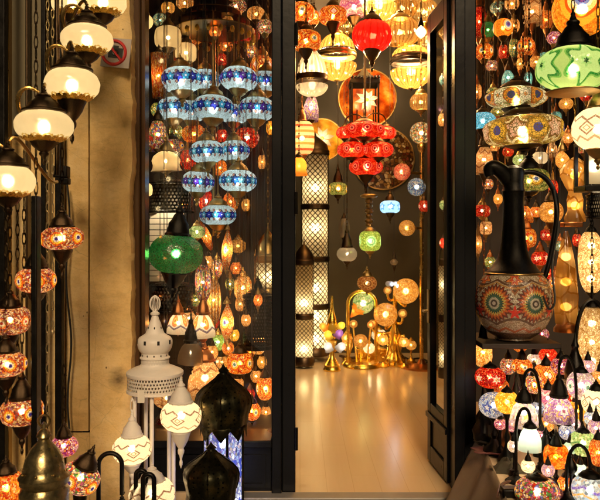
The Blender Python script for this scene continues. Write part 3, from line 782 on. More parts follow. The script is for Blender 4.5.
# window on the left of the door
wn = thing('display_window', (fx(203), YF, 0), 'tall shop window in black frame with brown jamb left of the door', 'window')
bx('jamb', 'brown_jamb', wn, (fx(134.5), 4.07, .25), (fx(142.5), 4.28, 3.02), .006)
bx('jamb', 'brown_jamb', wn, (fx(142.7), 4.11, .25), (fx(146.5), 4.22, 3.02), .004)
bx('base_panel', 'black_paint', wn, (fx(134.5), 4.10, -.11), (fx(272), 4.28, .27), .006)
bx('sill', 'black_paint', wn, (fx(133), 4.03, .272), (fx(272.5), 4.29, .315), .006)
for a, b_ in ((150, 205), (213, 266)):
    pm = MB(); x0, x1, z0, z1 = fx(a), fx(b_), .03, .215
    for (p, q) in (((x0, z0), (x1, z0+.018)), ((x0, z1-.018), (x1, z1)), ((x0, z0+.018), (x0+.018, z1-.018)), ((x1-.018, z0+.018), (x1, z1-.018))):
        pm.box(rel(wn, (p[0], 4.088, p[1])), rel(wn, (q[0], 4.105, q[1])))
    pm.build('moulding_frame', M('black_paint'), wn)
MB().add([rel(wn, p) for p in ((fx(146.6), 4.2, .315), (fx(272), 4.2, .315), (fx(272), 4.2, 3.02), (fx(146.6), 4.2, 3.02))], [(0, 1, 2, 3)], True).build('glass_pane', M('window_glass'), wn)
dsb = thing('display_floor', (fx(200), 4.7, .25), 'dark wooden display floor inside the left shop window', 'shelf')
bx('board', 'dark_wood', dsb, (fx(134), 4.3, .20), (fx(268), 5.55, .25))
bb = thing('shade_board', (fx(190, 5.6), 5.6, 0), 'added dark board standing in for the unlit depth behind the left window', 'backdrop')
bx('board', 'dark_wood', bb, (fx(110, 5.6), 5.58, 0), (fx(276, 5.6), 5.64, 4.28))  # dark sheet added so the depth behind the display stays black
bb2 = thing('shade_board', (fx(560, 6.3), 6.3, 0), 'added dark board standing in for black depth behind the lamps right of the door', 'backdrop')
bx('board', 'dark_wood', bb2, (fx(468, 6.3), 6.3, 0), (3.0, 6.36, 4.28))  # added to hide the brighter back wall and keep the gaps near black

# doorway
df = thing('door_frame', (fx(360), YF, 0), 'heavy black door posts either side of the doorway', 'door frame')
bx('post', 'black_paint', df, (fx(272.3), 4.05, -.02), (fx(282), 4.28, 3.02), .006)
bx('post', 'black_paint', df, (fx(282.2), 4.08, -.02), (fx(295.5), 4.28, 3.02), .006)
bx('post', 'black_paint', df, (fx(451.5), 4.06, -.02), (fx(462), 4.28, 3.02), .006)
bx('post', 'black_paint', df, (fx(462.2), 4.10, -.02), (fx(474.2), 4.28, 3.02), .006)
bx('head', 'black_paint', df, (fx(295.7), 4.1, 2.96), (fx(451.3), 4.28, 3.02))
for z in (.25, 1.62, 2.6):
    MB().tube([rel(df, (fx(296.2), 4.07, z)), rel(df, (fx(296.2), 4.07, z+.13))], .011, 8).build('hinge', M('black_iron'), df)
dl = thing('door_leaf', (fx(450.5, 4.2), 4.2, 0), 'narrow black half glazed door leaf standing open inward', 'door')
ex, ey = fx(430.5, 4.66) - dl.location.x, .46
Ld = math.hypot(ex, ey); dl.rotation_euler = (0, 0, math.atan2(ey, ex))
def lx(a, b): return a*Ld, b*Ld
for (a, b, z0, z1, nm) in ((0, .16, .012, 2.95, 'stile'), (.84, 1, .012, 2.95, 'stile')):
    MB().box((a*Ld, -.022, z0), (b*Ld, .022, z1)).build(nm, M('black_paint'), dl, bevel=.005)
for (z0, z1) in ((.012, .12), (.33, .40), (2.82, 2.95)):
    MB().box((.1605*Ld, -.022, z0), (.8395*Ld, .022, z1)).build('rail', M('black_paint'), dl, bevel=.005)
MB().box((.1605*Ld, -.010, .1205), (.8395*Ld, .010, .3295)).build('lower_panel', M('black_paint'), dl, bevel=.004)
MB().box((-.002*Ld, -.034, .30), (1.004*Ld, -.0225, .335)).build('moulding', M('black_paint'), dl, bevel=.004)
MB().box((-.002*Ld, .0225, .30), (1.004*Ld, .034, .335)).build('moulding', M('black_paint'), dl, bevel=.004)
MB().add([(.1605*Ld, 0, .40), (.8395*Ld, 0, .40), (.8395*Ld, 0, 2.82), (.1605*Ld, 0, 2.82)], [(0, 1, 2, 3)], True).build('glass_pane', M('window_glass'), dl)
MB().tube([(.93*Ld, .022, 1.0), (.93*Ld, .06, 1.0), (.80*Ld, .06, 1.0)], .008, 8).build('handle', M('old_brass'), dl)

MB().box((.87*Ld, .0225, .92), (.98*Ld, .028, 1.14)).build('lock_plate', M('old_brass'), dl, bevel=.002)
MB().box((.87*Ld, -.028, .92), (.98*Ld, -.0225, 1.14)).build('lock_plate', M('old_brass'), dl, bevel=.002)
# display bench on the right, outside, and the shelf above it
tb = thing('display_bench', (1.5, 3.6, 0), 'low pale topped bench in front of the right window crowded with lamps', 'bench')
top = [(.905, 3.02), (2.3, 3.02), (2.3, 4.28), (1.075, 4.28)]
MB().prism([(x-1.5, y-3.6) for x, y in top], .30, .33).build('bench_top', M('pale_board'), tb, bevel=.004)
MB().prism([(x-1.5, y-3.6) for x, y in [(.93, 3.06), (2.28, 3.06), (2.28, 4.24), (1.10, 4.24)]], .20, .2995).build('apron', M('dark_wood'), tb)
for x, y in ((1.0, 3.15), (2.2, 3.15), (1.16, 4.15), (2.2, 4.15)):
    MB().box((x-.03-1.5, y-.03-3.6, -.12), (x+.03-1.5, y+.03-3.6, .1995)).build('leg', M('dark_wood'), tb)
cl = MB(); vs = []; fs = []
for i in range(25):
    u = i/24
    y = 4.12 - u*1.12; xt = .905+(y-3.02)*.135 - .006
    for j in range(9):
        v = j/8
        out = (.26*v**1.1)*(1-.25*u) + .022*v*math.sin(u*17) + .01*math.sin(u*31+1)*v
        vs.append((xt - out - 1.0, y - .25*v - 3.6, .335 - .30*v - .06*v*v + (.006 if j == 0 else 0)))
for i in range(24):
    for j in range(8):
        a = i*9+j; fs.append((a, a+1, a+10, a+9))
cl.add(vs, fs)
clo = cl.build('brown_cloth', M('cloth'), None, (1.0, 3.6, 0))
sm_ = clo.modifiers.new('Solidify', 'SOLIDIFY'); sm_.thickness = .004
tag(clo, 'brown cloth draped over the side edge of the lamp bench', 'cloth')
sh_ = thing('display_shelf', (1.4, 4.35, 0), 'dark wooden shelf carrying the long necked mosaic jug', 'shelf')
bx('board', 'dark_wood', sh_, (fx(476, 4.1), 3.96, .855), (fx(553, 4.1), 4.42, .885), .004)
for x in (fx(476, 4.1)+.03, fx(553, 4.1)-.03):
    bx('leg', 'dark_wood', sh_, (x-.015, 4.30, 0), (x+.015, 4.34, .8545))
# camera, world, light
cam_d = bpy.data.cameras.new('camera'); cam_o = bpy.data.objects.new('camera', cam_d); col.objects.link(cam_o)
cam_o.location = (0, 0, EYE); cam_o.rotation_euler = (R_(90), 0, 0)
cam_d.sensor_width = 36; cam_d.lens = 36*F/600; cam_d.shift_y = -15/600; cam_d.clip_end = 300; cam_d.clip_start = .05
cam_d.dof.use_dof = True; cam_d.dof.focus_distance = 4.1; cam_d.dof.aperture_fstop = 4.5
scene.camera = cam_o
w = bpy.data.worlds.new('World'); scene.world = w; w.use_nodes = True
nt = w.node_tree
sky = nt.nodes.new('ShaderNodeTexSky'); sky.sky_type = 'NISHITA'; sky.sun_disc = False
SUN_EL, SUN_AZ = R_(30), R_(174)
sky.sun_elevation = SUN_EL; sky.sun_rotation = SUN_AZ
bg = nt.nodes['Background']; bg.inputs[1].default_value = .0006
nt.links.new(sky.outputs[0], bg.inputs[0])
sl = bpy.data.lights.new('sun', 'SUN'); so = bpy.data.objects.new('sun', sl); col.objects.link(so)
sl.energy = 1.2; sl.angle = R_(14); sl.color = (1, .72, .42)
dirv = Vector((math.sin(SUN_AZ)*math.cos(SUN_EL), math.cos(SUN_AZ)*math.cos(SUN_EL), math.sin(SUN_EL)))
so.rotation_euler = dirv.to_track_quat('Z', 'Y').to_euler(); so.location = (0, -5, 6)
vs_ = scene.view_settings; vs_.view_transform = 'Standard'; vs_.look = 'None'; vs_.gamma = 1; vs_.use_curve_mapping = False; vs_.exposure = 1.0
cy = scene.cycles
cy.use_denoising = True; cy.max_bounces = 7; cy.diffuse_bounces = 3; cy.glossy_bounces = 3; cy.transmission_bounces = 5; cy.transparent_max_bounces = 14
cy.sample_clamp_indirect = 4; cy.caustics_reflective = False; cy.caustics_refractive = True; cy.use_light_tree = True
# ------------------------------------------------------------------ outside left: white spiral chandelier
YC = 2.9
wc = thing('spiral_chandelier', at(57, 20, 3.2), 'bronze spiral chandelier with seven glowing white frosted globes rising in steps', 'chandelier')
def loc(o, p): return p - o.location
MB().tube([loc(wc, at(57, 175, 3.2)), loc(wc, at(57, -70, 3.2))], .011, 10).build('stem', M('bronze'), wc)
for px, py, w_, h_, Y in ((8, 181, 53, 35, 2.75), (44, 126, 57, 34, 2.85), (72, 85, 54, 35, 2.95), (87, 40, 51, 31, 3.08), (103, 2, 46, 30, 3.2), (72, 3, 40, 28, 3.35), (86, -34, 44, 28, 3.3)):
    c = loc(wc, at(px, py, Y)); Rr = size(w_/2, Y); H = size(h_/2, Y)
    gl = link('globe', unit('globe'), wc, c, (Rr, Rr, H), (0, 0, rnd.random()*3), M('globe_frost'))
    bulb(wc, c, watts(.95, Rr, H), (1, .80, .5), H*.25)
    def sub(nm, key, z, s, mt): return link(nm, unit(key), gl, (0, 0, z), s, mat=M(mt))
    sub('cap', 'cap', .84, (.66, .66, 1.45), 'bronze')
    sub('rim', 'rim', -.04, (1, 1, 1), 'gold_paint')
    sub('cup', 'finial', -.82, (.5, .5, 1.5 if py != 85 else 2.6), 'bronze')
    sub('collar', 'band', .86, (.72, .72, .1), 'bronze')
    st = Vector((0, 0, c.z + H*2.2)); e = c + Vector((0, 0, H*2.25))
    st.x = 0; st.y = 0
    mid = (st + e)/2
    MB().tube(bez(st + Vector((0, 0, -.12)), st.lerp(e, .3) + Vector((0, 0, -.16)), st.lerp(e, .8) + Vector((0, 0, .10)), e, 16), .0075, 8).build('arm', M('old_brass'), wc)
    sc_ = bez(e + Vector((-.02, 0, -.02)), e + Vector((-.10, -.02, .05)), e + Vector((-.14, -.02, -.10)), e + Vector((-.05, 0, -.15)), 12)
    MB().tube(sc_, [.010-.005*abs(i-6)/6 for i in range(13)], 8).build('scroll', M('brass'), wc)

def chain_only(px, Y, y0, y1, label, m='bronze', dx=0):
    p = at(px, y1, Y)
    t = thing('hanging_chain', p, label, 'chain')
    hang(t, 'chain', 0, EYE-(y0-HY)/F*Y - p.z, m)
    link('hook', unit('ball_cap'), t, (0, 0, -.01), (.012, .012, .016), mat=M(m))
    return t
chain_only(47.5, 3.5, -40, 434, 'long dark link chain hanging beside the thin black upright', 'pewter')
chain_only(52.5, 3.55, -40, 330, 'second link chain close beside the broad iron upright', 'pewter')
chain_only(24, 3.0, 150, 292, 'short chain hanging under the lowest white frosted globe', 'bronze')
chain_only(17.5, 2.9, 200, 356, 'beaded dark chain between the two lower mosaic lamps at the edge', 'bronze')
# clamp on the pole
cp = thing('pole_clamp', at(63, 173, 3.6), 'black clamp bracket with dangling cable under the white globes', 'bracket')
MB().box((-.045, -.03, -.025), (.03, .03, .035)).build('bracket', M('black_iron'), cp, bevel=.006)
MB().box((-.012, -.026, -.06), (.035, .02, -.0255)).build('clip', M('black_iron'), cp, bevel=.005)
def cable(name, pts, label, mat='cord_black', r=.005, cat='cable'):
    pts = [Vector(p) for p in pts]; o = pts[0].copy()
    sm = []
    for i in range(len(pts)-1):
        p0 = pts[max(i-1, 0)]; p1 = pts[i]; p2 = pts[i+1]; p3 = pts[min(i+2, len(pts)-1)]
        for k in range(6):
            t = k/6
            sm.append(.5*((2*p1) + (p2-p0)*t + (2*p0-5*p1+4*p2-p3)*t*t + (3*p1-p0-3*p2+p3)*t**3) - o)
    sm.append(pts[-1]-o)
    return tag(MB().tube(sm, r, 6).build(name, M(mat), None, o), label, cat)
cable('wall_cable', [at(67+2.2*math.sin(i*1.1)+i*.28, 184+i*22, 3.93) for i in range(13)], 'thin wavy black cable running down the narrow stone slab', r=.006)
# mosaic pendants on the left
lamp_at(62, 238, 43, 25, 3.1, 'warm_eye', 'flattened mosaic pendant with blue eyes hanging in front of the stone slab', rot=10, cap=.95, fin=1.25, name='mosaic_pendant', b=1.5)
lamp_at(36, 280, 40, 28, 2.85, 'warm_eye', 'mosaic pendant with one big blue eye half hidden by the black lamp post', rot=-28, cap=.95, fin=.8, b=1.4)
lamp_at(10, 320, 40, 27, 2.75, 'warm_band', 'bright square shouldered mosaic pendant above the cream patterned one', sh='drum', cap=.85, fin=1.0, b=1.6, top=EYE-(203-HY)/F*2.75)
lamp_at(6, 364, 40, 27, 2.7, 'warm_eye', 'amber mosaic pendant cut by the edge of the view, third down its row', rot=40, cap=.8, fin=1.1, b=1.5, top=EYE-(206-HY)/F*2.7)
lamp_at(22, 411, 42, 27, 2.75, 'warm_eye', 'lowest hanging mosaic pendant with white ringed eye, above the brass dome', rot=50, sh='drum', cap=1.2, fin=1.2, b=1.5, top=EYE-(296-HY)/F*2.75)
lamp_at(64, 446, 28, 21, 3.2, 'purple', 'small purple and pink mosaic pendant behind the brass dome', cap=.9, fin=0, b=1.5, top=EYE-(365-HY)/F*3.2)
lamp_at(80, 478, 40, 30, 3.05, 'mixed', 'tilted amber mosaic lamp with blue white band beside the brass dome', cap=.8, fin=0, tilt=24, hk=None, stand=-.12, b=1.7, capr=.55, name='mosaic_lamp', cat='lamp')
lamp_at(6, 488, 38, 36, 2.7, 'orange_plain', 'round fiery orange mosaic lamp in the bottom corner left of the brass dome', sh='ball', cap=.5, hk=None, stand=-.12, fin=0, b=1.3, name='mosaic_lamp', cat='lamp')
# brass dome lantern
bd = thing('dome_lantern', at(44, 560, 2.6), 'brass and pewter dome lantern with ribbed shoulder rings', 'lantern')
z0 = 0; zt = at(44, 436, 2.6).z - bd.location.z
bd.location.x = at(44, 0, 2.6).x
k = size(1, 2.6)
prof = [(23, 0), (24, 30), (24, 62), (24.5, 70), (21.5, 75), (24.5, 79), (25, 84), (21, 88), (20, 93), (18, 102), (12.5, 112), (7, 118), (5, 121), (7.5, 124), (6, 128), (2, 132), (2.5, 136), (.01, 139)]
MB().lathe([(r*k, z*k) for r, z in prof], 40, mod=lambda t, j, r, z: (r*(1+.012*math.cos(16*t)), z)).build('dome', M('aged_brass'), bd)
MB().torus((0, 0, 139*k), 6*k, 1.1*k, 'y', 18, 6).build('ring', M('old_brass'), bd)
for a in range(8):
    t = 2*PI*a/8
    MB().ball((22*k*math.sin(t), -22*k*math.cos(t), 90*k), 1.5*k, 8, 6).build('stud', M('old_brass'), bd)
# black bent swan-neck stands at the foot of the pier
def hoop(px0, px1, ytop, ybot, Y, label, r=.011):
    a = at(px0, ybot, Y); b_ = at(px1, ybot, Y); T = at((px0+px1)/2, ytop, Y)
    t = thing('bent_lamp_stand', ((a.x+b_.x)/2, Y, -.12), label, 'lamp stand')
    hw = (b_.x-a.x)/2; zt_ = T.z+.12; rr = abs(hw)
    pts = [(-hw, 0, 0), (-hw, 0, (zt_-rr)*.5)] + [(-hw*math.cos(u*PI/12), 0, zt_-rr+rr*math.sin(u*PI/12)) for u in range(13)] + [(hw, 0, zt_-rr-.06), (hw, 0, zt_-rr-.14)]
    MB().tube(pts, r, 10).build('bent_tube', M('black_iron'), t)
    link('lamp_base', unit('lamp_base'), t, (-hw, 0, 0), (.07, .07, .07), mat=M('black_iron'))
    link('socket', unit('cap'), t, (hw, 0, zt_-rr-.2), (.03, .03, .07), mat=M('black_iron'))
hoop(98.5, 122, 453, 520, 3.3, 'wide black swan neck lamp stand before the stone pier')
hoop(136, 146, 470, 520, 3.25, 'tall narrow black bent stand under the hanging white lamp')
hoop(143, 154, 474, 520, 3.2, 'narrow black bent stand touching the lowest white mosaic lamp')

# white carousel lantern with hanging white lamps
cz = thing('carousel_lantern', Vector((at(155, 400, 3.75).x, 3.75, -.12)), 'white painted metal carousel lantern with pierced bell roof and filigree top', 'lantern')
k = size(1, 3.75); base = -.12
def zz(py): return EYE-(py-HY)*k - base
prof = [(27.6, 375), (28.2, 374), (28.2, 371.5), (26.5, 370), (20, 367), (15.5, 365.5), (14.6, 364.5), (13.6, 363), (13.4, 358.5), (14.8, 358), (14.8, 356.8), (13.3, 356), (13.2, 352.5), (14.8, 351), (16.6, 347.5), (17.4, 343.5), (17.2, 340), (15.6, 337.2), (13, 335.6), (9.6, 333.4), (9.0, 332.6), (7.2, 328), (5.8, 323), (4.2, 319.4), (3.0, 315.6), (4.4, 314.6), (4.6, 313), (2.6, 311.6), (2.0, 309)]
MB().lathe([(r*k, zz(y)) for r, y in prof], 48).build('roof', M('white_paint'), cz)
MB().lathe([(27.2*k, zz(389)), (27.2*k, zz(375))], 48).build('pierced_band', M('pierced_white'), cz)
MB().lathe([(26.6*k, zz(391)), (28*k, zz(391)), (28*k, zz(388.6)), (26.6*k, zz(388.6)), (26.6*k, zz(391))], 48).build('lower_rim', M('white_paint'), cz)
MB().lathe([(13.5*k, zz(363)), (13.9*k, zz(363)), (13.9*k, zz(358.6)), (13.5*k, zz(358.6))], 40).build('pierced_collar', M('pierced_white'), cz)
for q in range(8):
    t = 2*PI*(q+.5)/8
    MB().box((-1.2*k, -.3*k, -2*k), (1.2*k, .3*k, 2*k)).build('vent', M('sign_black'), cz, (17.25*k*math.sin(t), -17.25*k*math.cos(t), zz(341)), (0, 0, t))
for q in range(12):
    t = 2*PI*(q+.25)/12
    MB().ball((0, 0, 0), .75*k, 8, 6, 1.6).build('vent', M('sign_black'), cz, (13.0*k*math.sin(t), -13.0*k*math.cos(t), zz(354.4)), (0, 0, t))
    if q % 2 == 0: MB().ball((0, 0, 0), .7*k, 8, 6, 2.0).build('vent', M('sign_black'), cz, (7.0*k*math.sin(t), -7.0*k*math.cos(t), zz(327.5)), (0, 0, t))
fg = MB()
for a in range(4):
    t = PI*a/4
    pts = [(5.2*k*math.sin(u)*math.cos(t), 5.2*k*math.sin(u)*math.sin(t), zz(311)+ (7.5*k)*(1-math.cos(u))) for u in [2*PI*i/20 for i in range(21)]]
    fg.tube(pts, .55*k, 6, False)
fg.build('filigree_finial', M('white_paint'), cz)
MB().ball((0, 0, zz(297)), 2*k, 10, 8).build('knob', M('white_paint'), cz)
for q in range(5):
    t = 2*PI*q/5 + .05
    MB().tube([(20*k*math.sin(t), -20*k*math.cos(t), 0), (20*k*math.sin(t), -20*k*math.cos(t), zz(391))], 2.1*k, 10).build('column', M('white_paint'), cz)
MB().lathe([(.01, .06), (24*k, .06), (24*k, .03), (27*k, .0), (.01, 0)], 40).build('base', M('white_paint'), cz)
MB().lathe([(24*k, zz(392)), (.01, zz(392))], 40).build('ceiling_plate', M('white_paint'), cz)
lamp_at(132, 449, 38, 30, 3.5, 'white_line', 'white lamp with dark diamond lines hanging from the carousel edge above the bent stands', m='white_paint', cap=.85, fin=.75, top=EYE-(388-HY)*k, b=1.1, name='white_mosaic_pendant', rot=18)
lamp_at(181, 416, 42, 31, 3.45, 'white_line', 'white zigzag lamp with heart drop hanging between carousel and dark onion lantern', m='white_paint', cap=.85, fin=1.25, top=EYE-(372-HY)*k, b=1.15, name='white_mosaic_pendant', rot=0)
lamp_at(152, 494, 46, 32, 3.3, 'white_line', 'lowest white mosaic lamp standing at the foot of the carousel', m='white_paint', cap=.55, hk=None, stand=-.12, fin=0, b=1.1, name='white_mosaic_lamp', cat='lamp', rot=30)
tg = thing('price_tag', at(141, 396, 3.6), 'small blank white paper tag under the white carousel roof', 'tag')
MB().box((-.018, -.001, -.035), (.018, .001, .03)).build('card', M('paper'), tg)
MB().tube([(0, 0, .03), (.004, 0, .06)], .0015, 5).build('string', M('cord_white'), tg)

# dark onion lanterns
def onion(px, ytip, ymax, rmax, yskirt, rsk, Y, label, ybot, body=None, seed=0):
    k = size(1, Y); b0 = -.12
    t = thing('onion_lantern', (at(px, 0, Y).x, Y, b0), label, 'lantern')
    Z = lambda y: EYE-(y-HY)*k - b0
    h = ymax-ytip
    prof = [(rsk*.93, yskirt), (rsk, yskirt-2), (rmax*.90, ymax+(yskirt-ymax)*.55), (rmax*.985, ymax+(yskirt-ymax)*.2), (rmax, ymax), (rmax*.95, ymax-h*.15), (rmax*.78, ymax-h*.3), (rmax*.50, ymax-h*.46), (rmax*.28, ymax-h*.6), (rmax*.17, ymax-h*.7), (rmax*.13, ymax-h*.76), (rmax*.2, ymax-h*.79), (rmax*.15, ymax-h*.83), (rmax*.06, ymax-h*.9), (.05, ytip)]
    flute = lambda tt, j, r, z: (r*(1+(.05*abs(math.cos(4*tt))-.03 if j < 9 else 0)), z)
    MB().lathe([(r*k, Z(y)) for r, y in prof], 64, mod=flute).build('onion_roof', M('green_black'), t)
    MB().lathe([(rsk*.95*k, Z(yskirt-1.5)), (rsk*.99*k, Z(yskirt+1.0)), (rsk*.96*k, Z(yskirt+13))], 96,
        mod=lambda tt, j, r, z: (r, z if j < 2 else z + 11*k*(1-abs(((tt*8/PI) % 2)-1)))).build('scalloped_skirt', M('green_black'), t)
    for q in range(8):
        tt = 2*PI*q/8
        pts = [((r*(1.02)*k)*math.sin(tt), -(r*1.02*k)*math.cos(tt), Z(y)) for r, y in prof[2:10]]
        MB().tube(pts, .9*k, 5).build('rib', M('green_black'), t)
    if body:
        rb = rsk*.80*k
        g_ = link('glass_body', unit('cyl'), t, (0, 0, (Z(yskirt+4)+.05)/2), (rb, rb, (Z(yskirt+4)-.05)/2), (0, 0, .3), M(body))
        for f_ in (.15, .4, .65, .88): bulb(t, (0, 0, Z(yskirt+4)*f_), .62, (1, .95, .9), .02)
        for q in range(6):
            tt = 2*PI*q/6 + .28
            MB().tube([(rb*1.05*math.sin(tt), -rb*1.05*math.cos(tt), .03), (rb*1.05*math.sin(tt), -rb*1.05*math.cos(tt), Z(yskirt))], .007, 6).build('post', M('green_black'), t)
        MB().lathe([(.01, 0), (rb*1.15, 0), (rb*1.15, .04), (.01, .045)], 40).build('base', M('green_black'), t)
    else:
        rb = rsk*.86*k
        link('pierced_body', unit('cyl'), t, (0, 0, (Z(yskirt))/2), (rb, rb, Z(yskirt)/2), mat=M('pierced_dark'))
    return t
onion(223.5, 363, 400, 27.5, 424, 24, 3.6, 'dark onion topped lantern over a glowing blue and white mosaic body', 520, 'blue_column')
onion(211, 441, 473, 27.5, 500, 24, 3.2, 'lower dark green black onion lantern in front of the blue lit one', 540)
# ------------------------------------------------------------------ inside the left window
bc_ = thing('ring_chandelier', at(214, 26, 5.05), 'large chandelier of white and blue flowered globes under a dark tiered crown', 'chandelier')
for dy, r, h in ((-22, 20, 1.5), (-13, 28, 1.5), (-4, 36, 1.6), (5, 41, 1.7)):
    link('crown_tier', unit('canopy_ring'), bc_, loc(bc_, at(214, 26+dy, 5.05)), (size(r, 5.05), size(r, 5.05), size(h, 5.05)), mat=M('old_brass' if dy in (-13, 5) else 'bronze'))
for q in range(22):
    t = 2*PI*q/22; p_ = loc(bc_, at(214, 36, 5.05))
    link('bead', unit('ball_cap'), bc_, (p_.x+size(40, 5.05)*math.sin(t), p_.y-size(40, 5.05)*math.cos(t), p_.z-.02), (.016, .016, .024), mat=M('gold_paint'))
MB().tube([loc(bc_, at(214, 236, 5.05)), loc(bc_, at(214, -200, 5.05))], .012, 8).build('stem', M('old_brass'), bc_)
BG = [(181, 80, 44, 26, 4.8), (239, 79, 38, 25, 4.8), (205, 80, 32, 22, 5.3), (266, 82, 34, 22, 5.2), (174, 109, 34, 24, 4.95), (213, 108, 42, 26, 4.72), (257, 109, 37, 25, 4.95), (192, 111, 30, 22, 5.35), (234, 114, 30, 20, 5.35),
      (207, 152, 35, 24, 4.8), (234, 151, 32, 22, 5.0), (198, 182, 33, 23, 4.9), (238, 181, 38, 24, 4.85), (218, 215, 37, 22, 4.85)]
for i, (px, py, w_, h_, Y) in enumerate(BG):
    c = loc(bc_, at(px, py, Y)); Rr = size(w_/2, Y); H = size(h_/2, Y)
    gl = link('globe', unit('globe'), bc_, c, (Rr, Rr, H), (rnd.uniform(-.05, .05), rnd.uniform(-.06, .06), rnd.random()*6), M(('blue_flower', 'violet_flower', 'teal_flower', 'blue_flower', 'teal_flower')[i % 5]))
    bulb(bc_, c, watts(rnd.uniform(.5, .78), Rr, H), (.84, .97, 1.0), H*.25)
    link('cap', unit('cap'), gl, (0, 0, .84), (.55, .55, 1.2), mat=M('old_brass'))
    link('finial', unit('finial'), gl, (0, 0, -.84), (.5, .5, 1.3), mat=M('old_brass'))
    zt_ = loc(bc_, at(214, 26, 5.05)).z
    hang(bc_, 'rod', c.z + H*2.0, zt_, 'old_brass', c.x, c.y, .0028)
# green crackle lamp
lamp_at(176, 254, 55, 40, 4.55, 'green_crackle', 'big flattened emerald crackle globe lamp in front of cream slats', cap=.95, fin=.85, tilt=5, b=1.1, m='black_iron', capr=.4, name='crackle_pendant', top=EYE-(150-HY)/F*4.55, hk='cord')
ls = thing('slatted_screen', at(167, 247, 5.1), 'cream slatted shutter panel behind the emerald globe', 'screen')
for i in range(12):
    MB().box((-.125, -.008, -.25+i*.042), (.125, .008, -.25+i*.042+.036)).build('slat', M('slat_cream'), ls)
MB().box((-.145, -.012, -.262), (-.126, .012, .262)).build('frame', M('black_iron'), ls)
MB().box((.126, -.012, -.262), (.145, .012, .262)).build('frame', M('black_iron'), ls)
bulb(ls, (0, -.18, .32), 2.0, (1, .85, .62), .03)  # bare point light before the slats, without a lamp body
def pierced_lantern(px, py, w, h, Y, label, lit=.25):
    c = at(px, py, Y); a = size(w/2, Y); H = size(h/2, Y)
    t = thing('pierced_lantern', c, label, 'lantern')
    MB().lathe([(a, -H), (a*1.02, -H*.9), (a, 0), (a*.98, H*.7), (a*.8, H*.85), (a*.3, H)], 40).build('pierced_shell', M('pierced_black'), t)
    link('band', unit('band'), t, (0, 0, -H*.95), (a*1.03, a*1.03, H*.08), mat=M('black_iron'))
    link('band', unit('band'), t, (0, 0, H*.72), (a*1.0, a*1.0, H*.06), mat=M('black_iron'))
    link('cap', unit('cap'), t, (0, 0, H*.95), (a*.35, a*.35, H*.5), mat=M('black_iron'))
    if lit: bulb(t, (0, 0, 0), lit, BULBC, .03)
    return t
pierced_lantern(171, 196, 42, 34, 5.0, 'black pierced drum lantern above the cream slats', .5)
pierced_lantern(172, 296, 42, 30, 4.95, 'black pierced drum lantern under the emerald globe', .4)
pierced_lantern(258, 318, 30, 60, 4.9, 'tall dark pierced lantern beside the gold lattice lamp near the door post', .15)
lamp_at(166, 161, 29, 20, 4.75, 'smoke_glass', 'dim warm bowl lamp with scalloped edge close to the brown jamb', sh='tulip', cap=.8, fin=.4, b=1.2, hk='cord', name='bowl_pendant', m='old_brass')
lamp_at(168, 38, 26, 22, 4.8, 'smoke_glass', 'dim smoked glass lantern near the upper jamb', sh='drum', cap=.6, fin=.5, b=.9, hk='cord', name='glass_lantern', cat='lantern', m='old_brass')
lamp_at(186, 53, 22, 20, 5.2, 'smoke_glass', 'smaller dim smoked glass lantern above the first blue flowered globe', sh='drum', cap=.6, fin=.5, b=1.0, hk='cord', name='glass_lantern', cat='lantern', m='old_brass')
lamp_at(146, 22, 14, 15, 4.6, 'smoke_glass', 'small glass lamp put in for a warm reflection high on the brown jamb', sh='ball', cap=.6, fin=0, b=1.2, m='old_brass', name='glass_pendant')  # added lamp standing in for a reflection in the glossy jamb
lamp_at(145, 190, 15, 14, 4.62, 'smoke_glass', 'small square glass lamp put in for a warm reflection low on the brown jamb', sh='drum', cap=.6, fin=.5, b=1.6, m='old_brass', name='glass_pendant')  # another jamb reflection, put in as a lit glass lamp
lamp_at(159, 76, 17, 44, 4.75, 'orange_plain', 'tapering orange tile lampshade with white edge near the brown jamb', sh='cone', cap=.3, fin=.1, b=.8, hk='cord', name='tapered_pendant')
lamp_at(158, 135, 22, 30, 4.8, 'mixed_plain', 'patchwork mosaic lamp with pale curved edge below the orange tapering shade', sh='dome', cap=.5, fin=.3, b=.8, hk='cord')
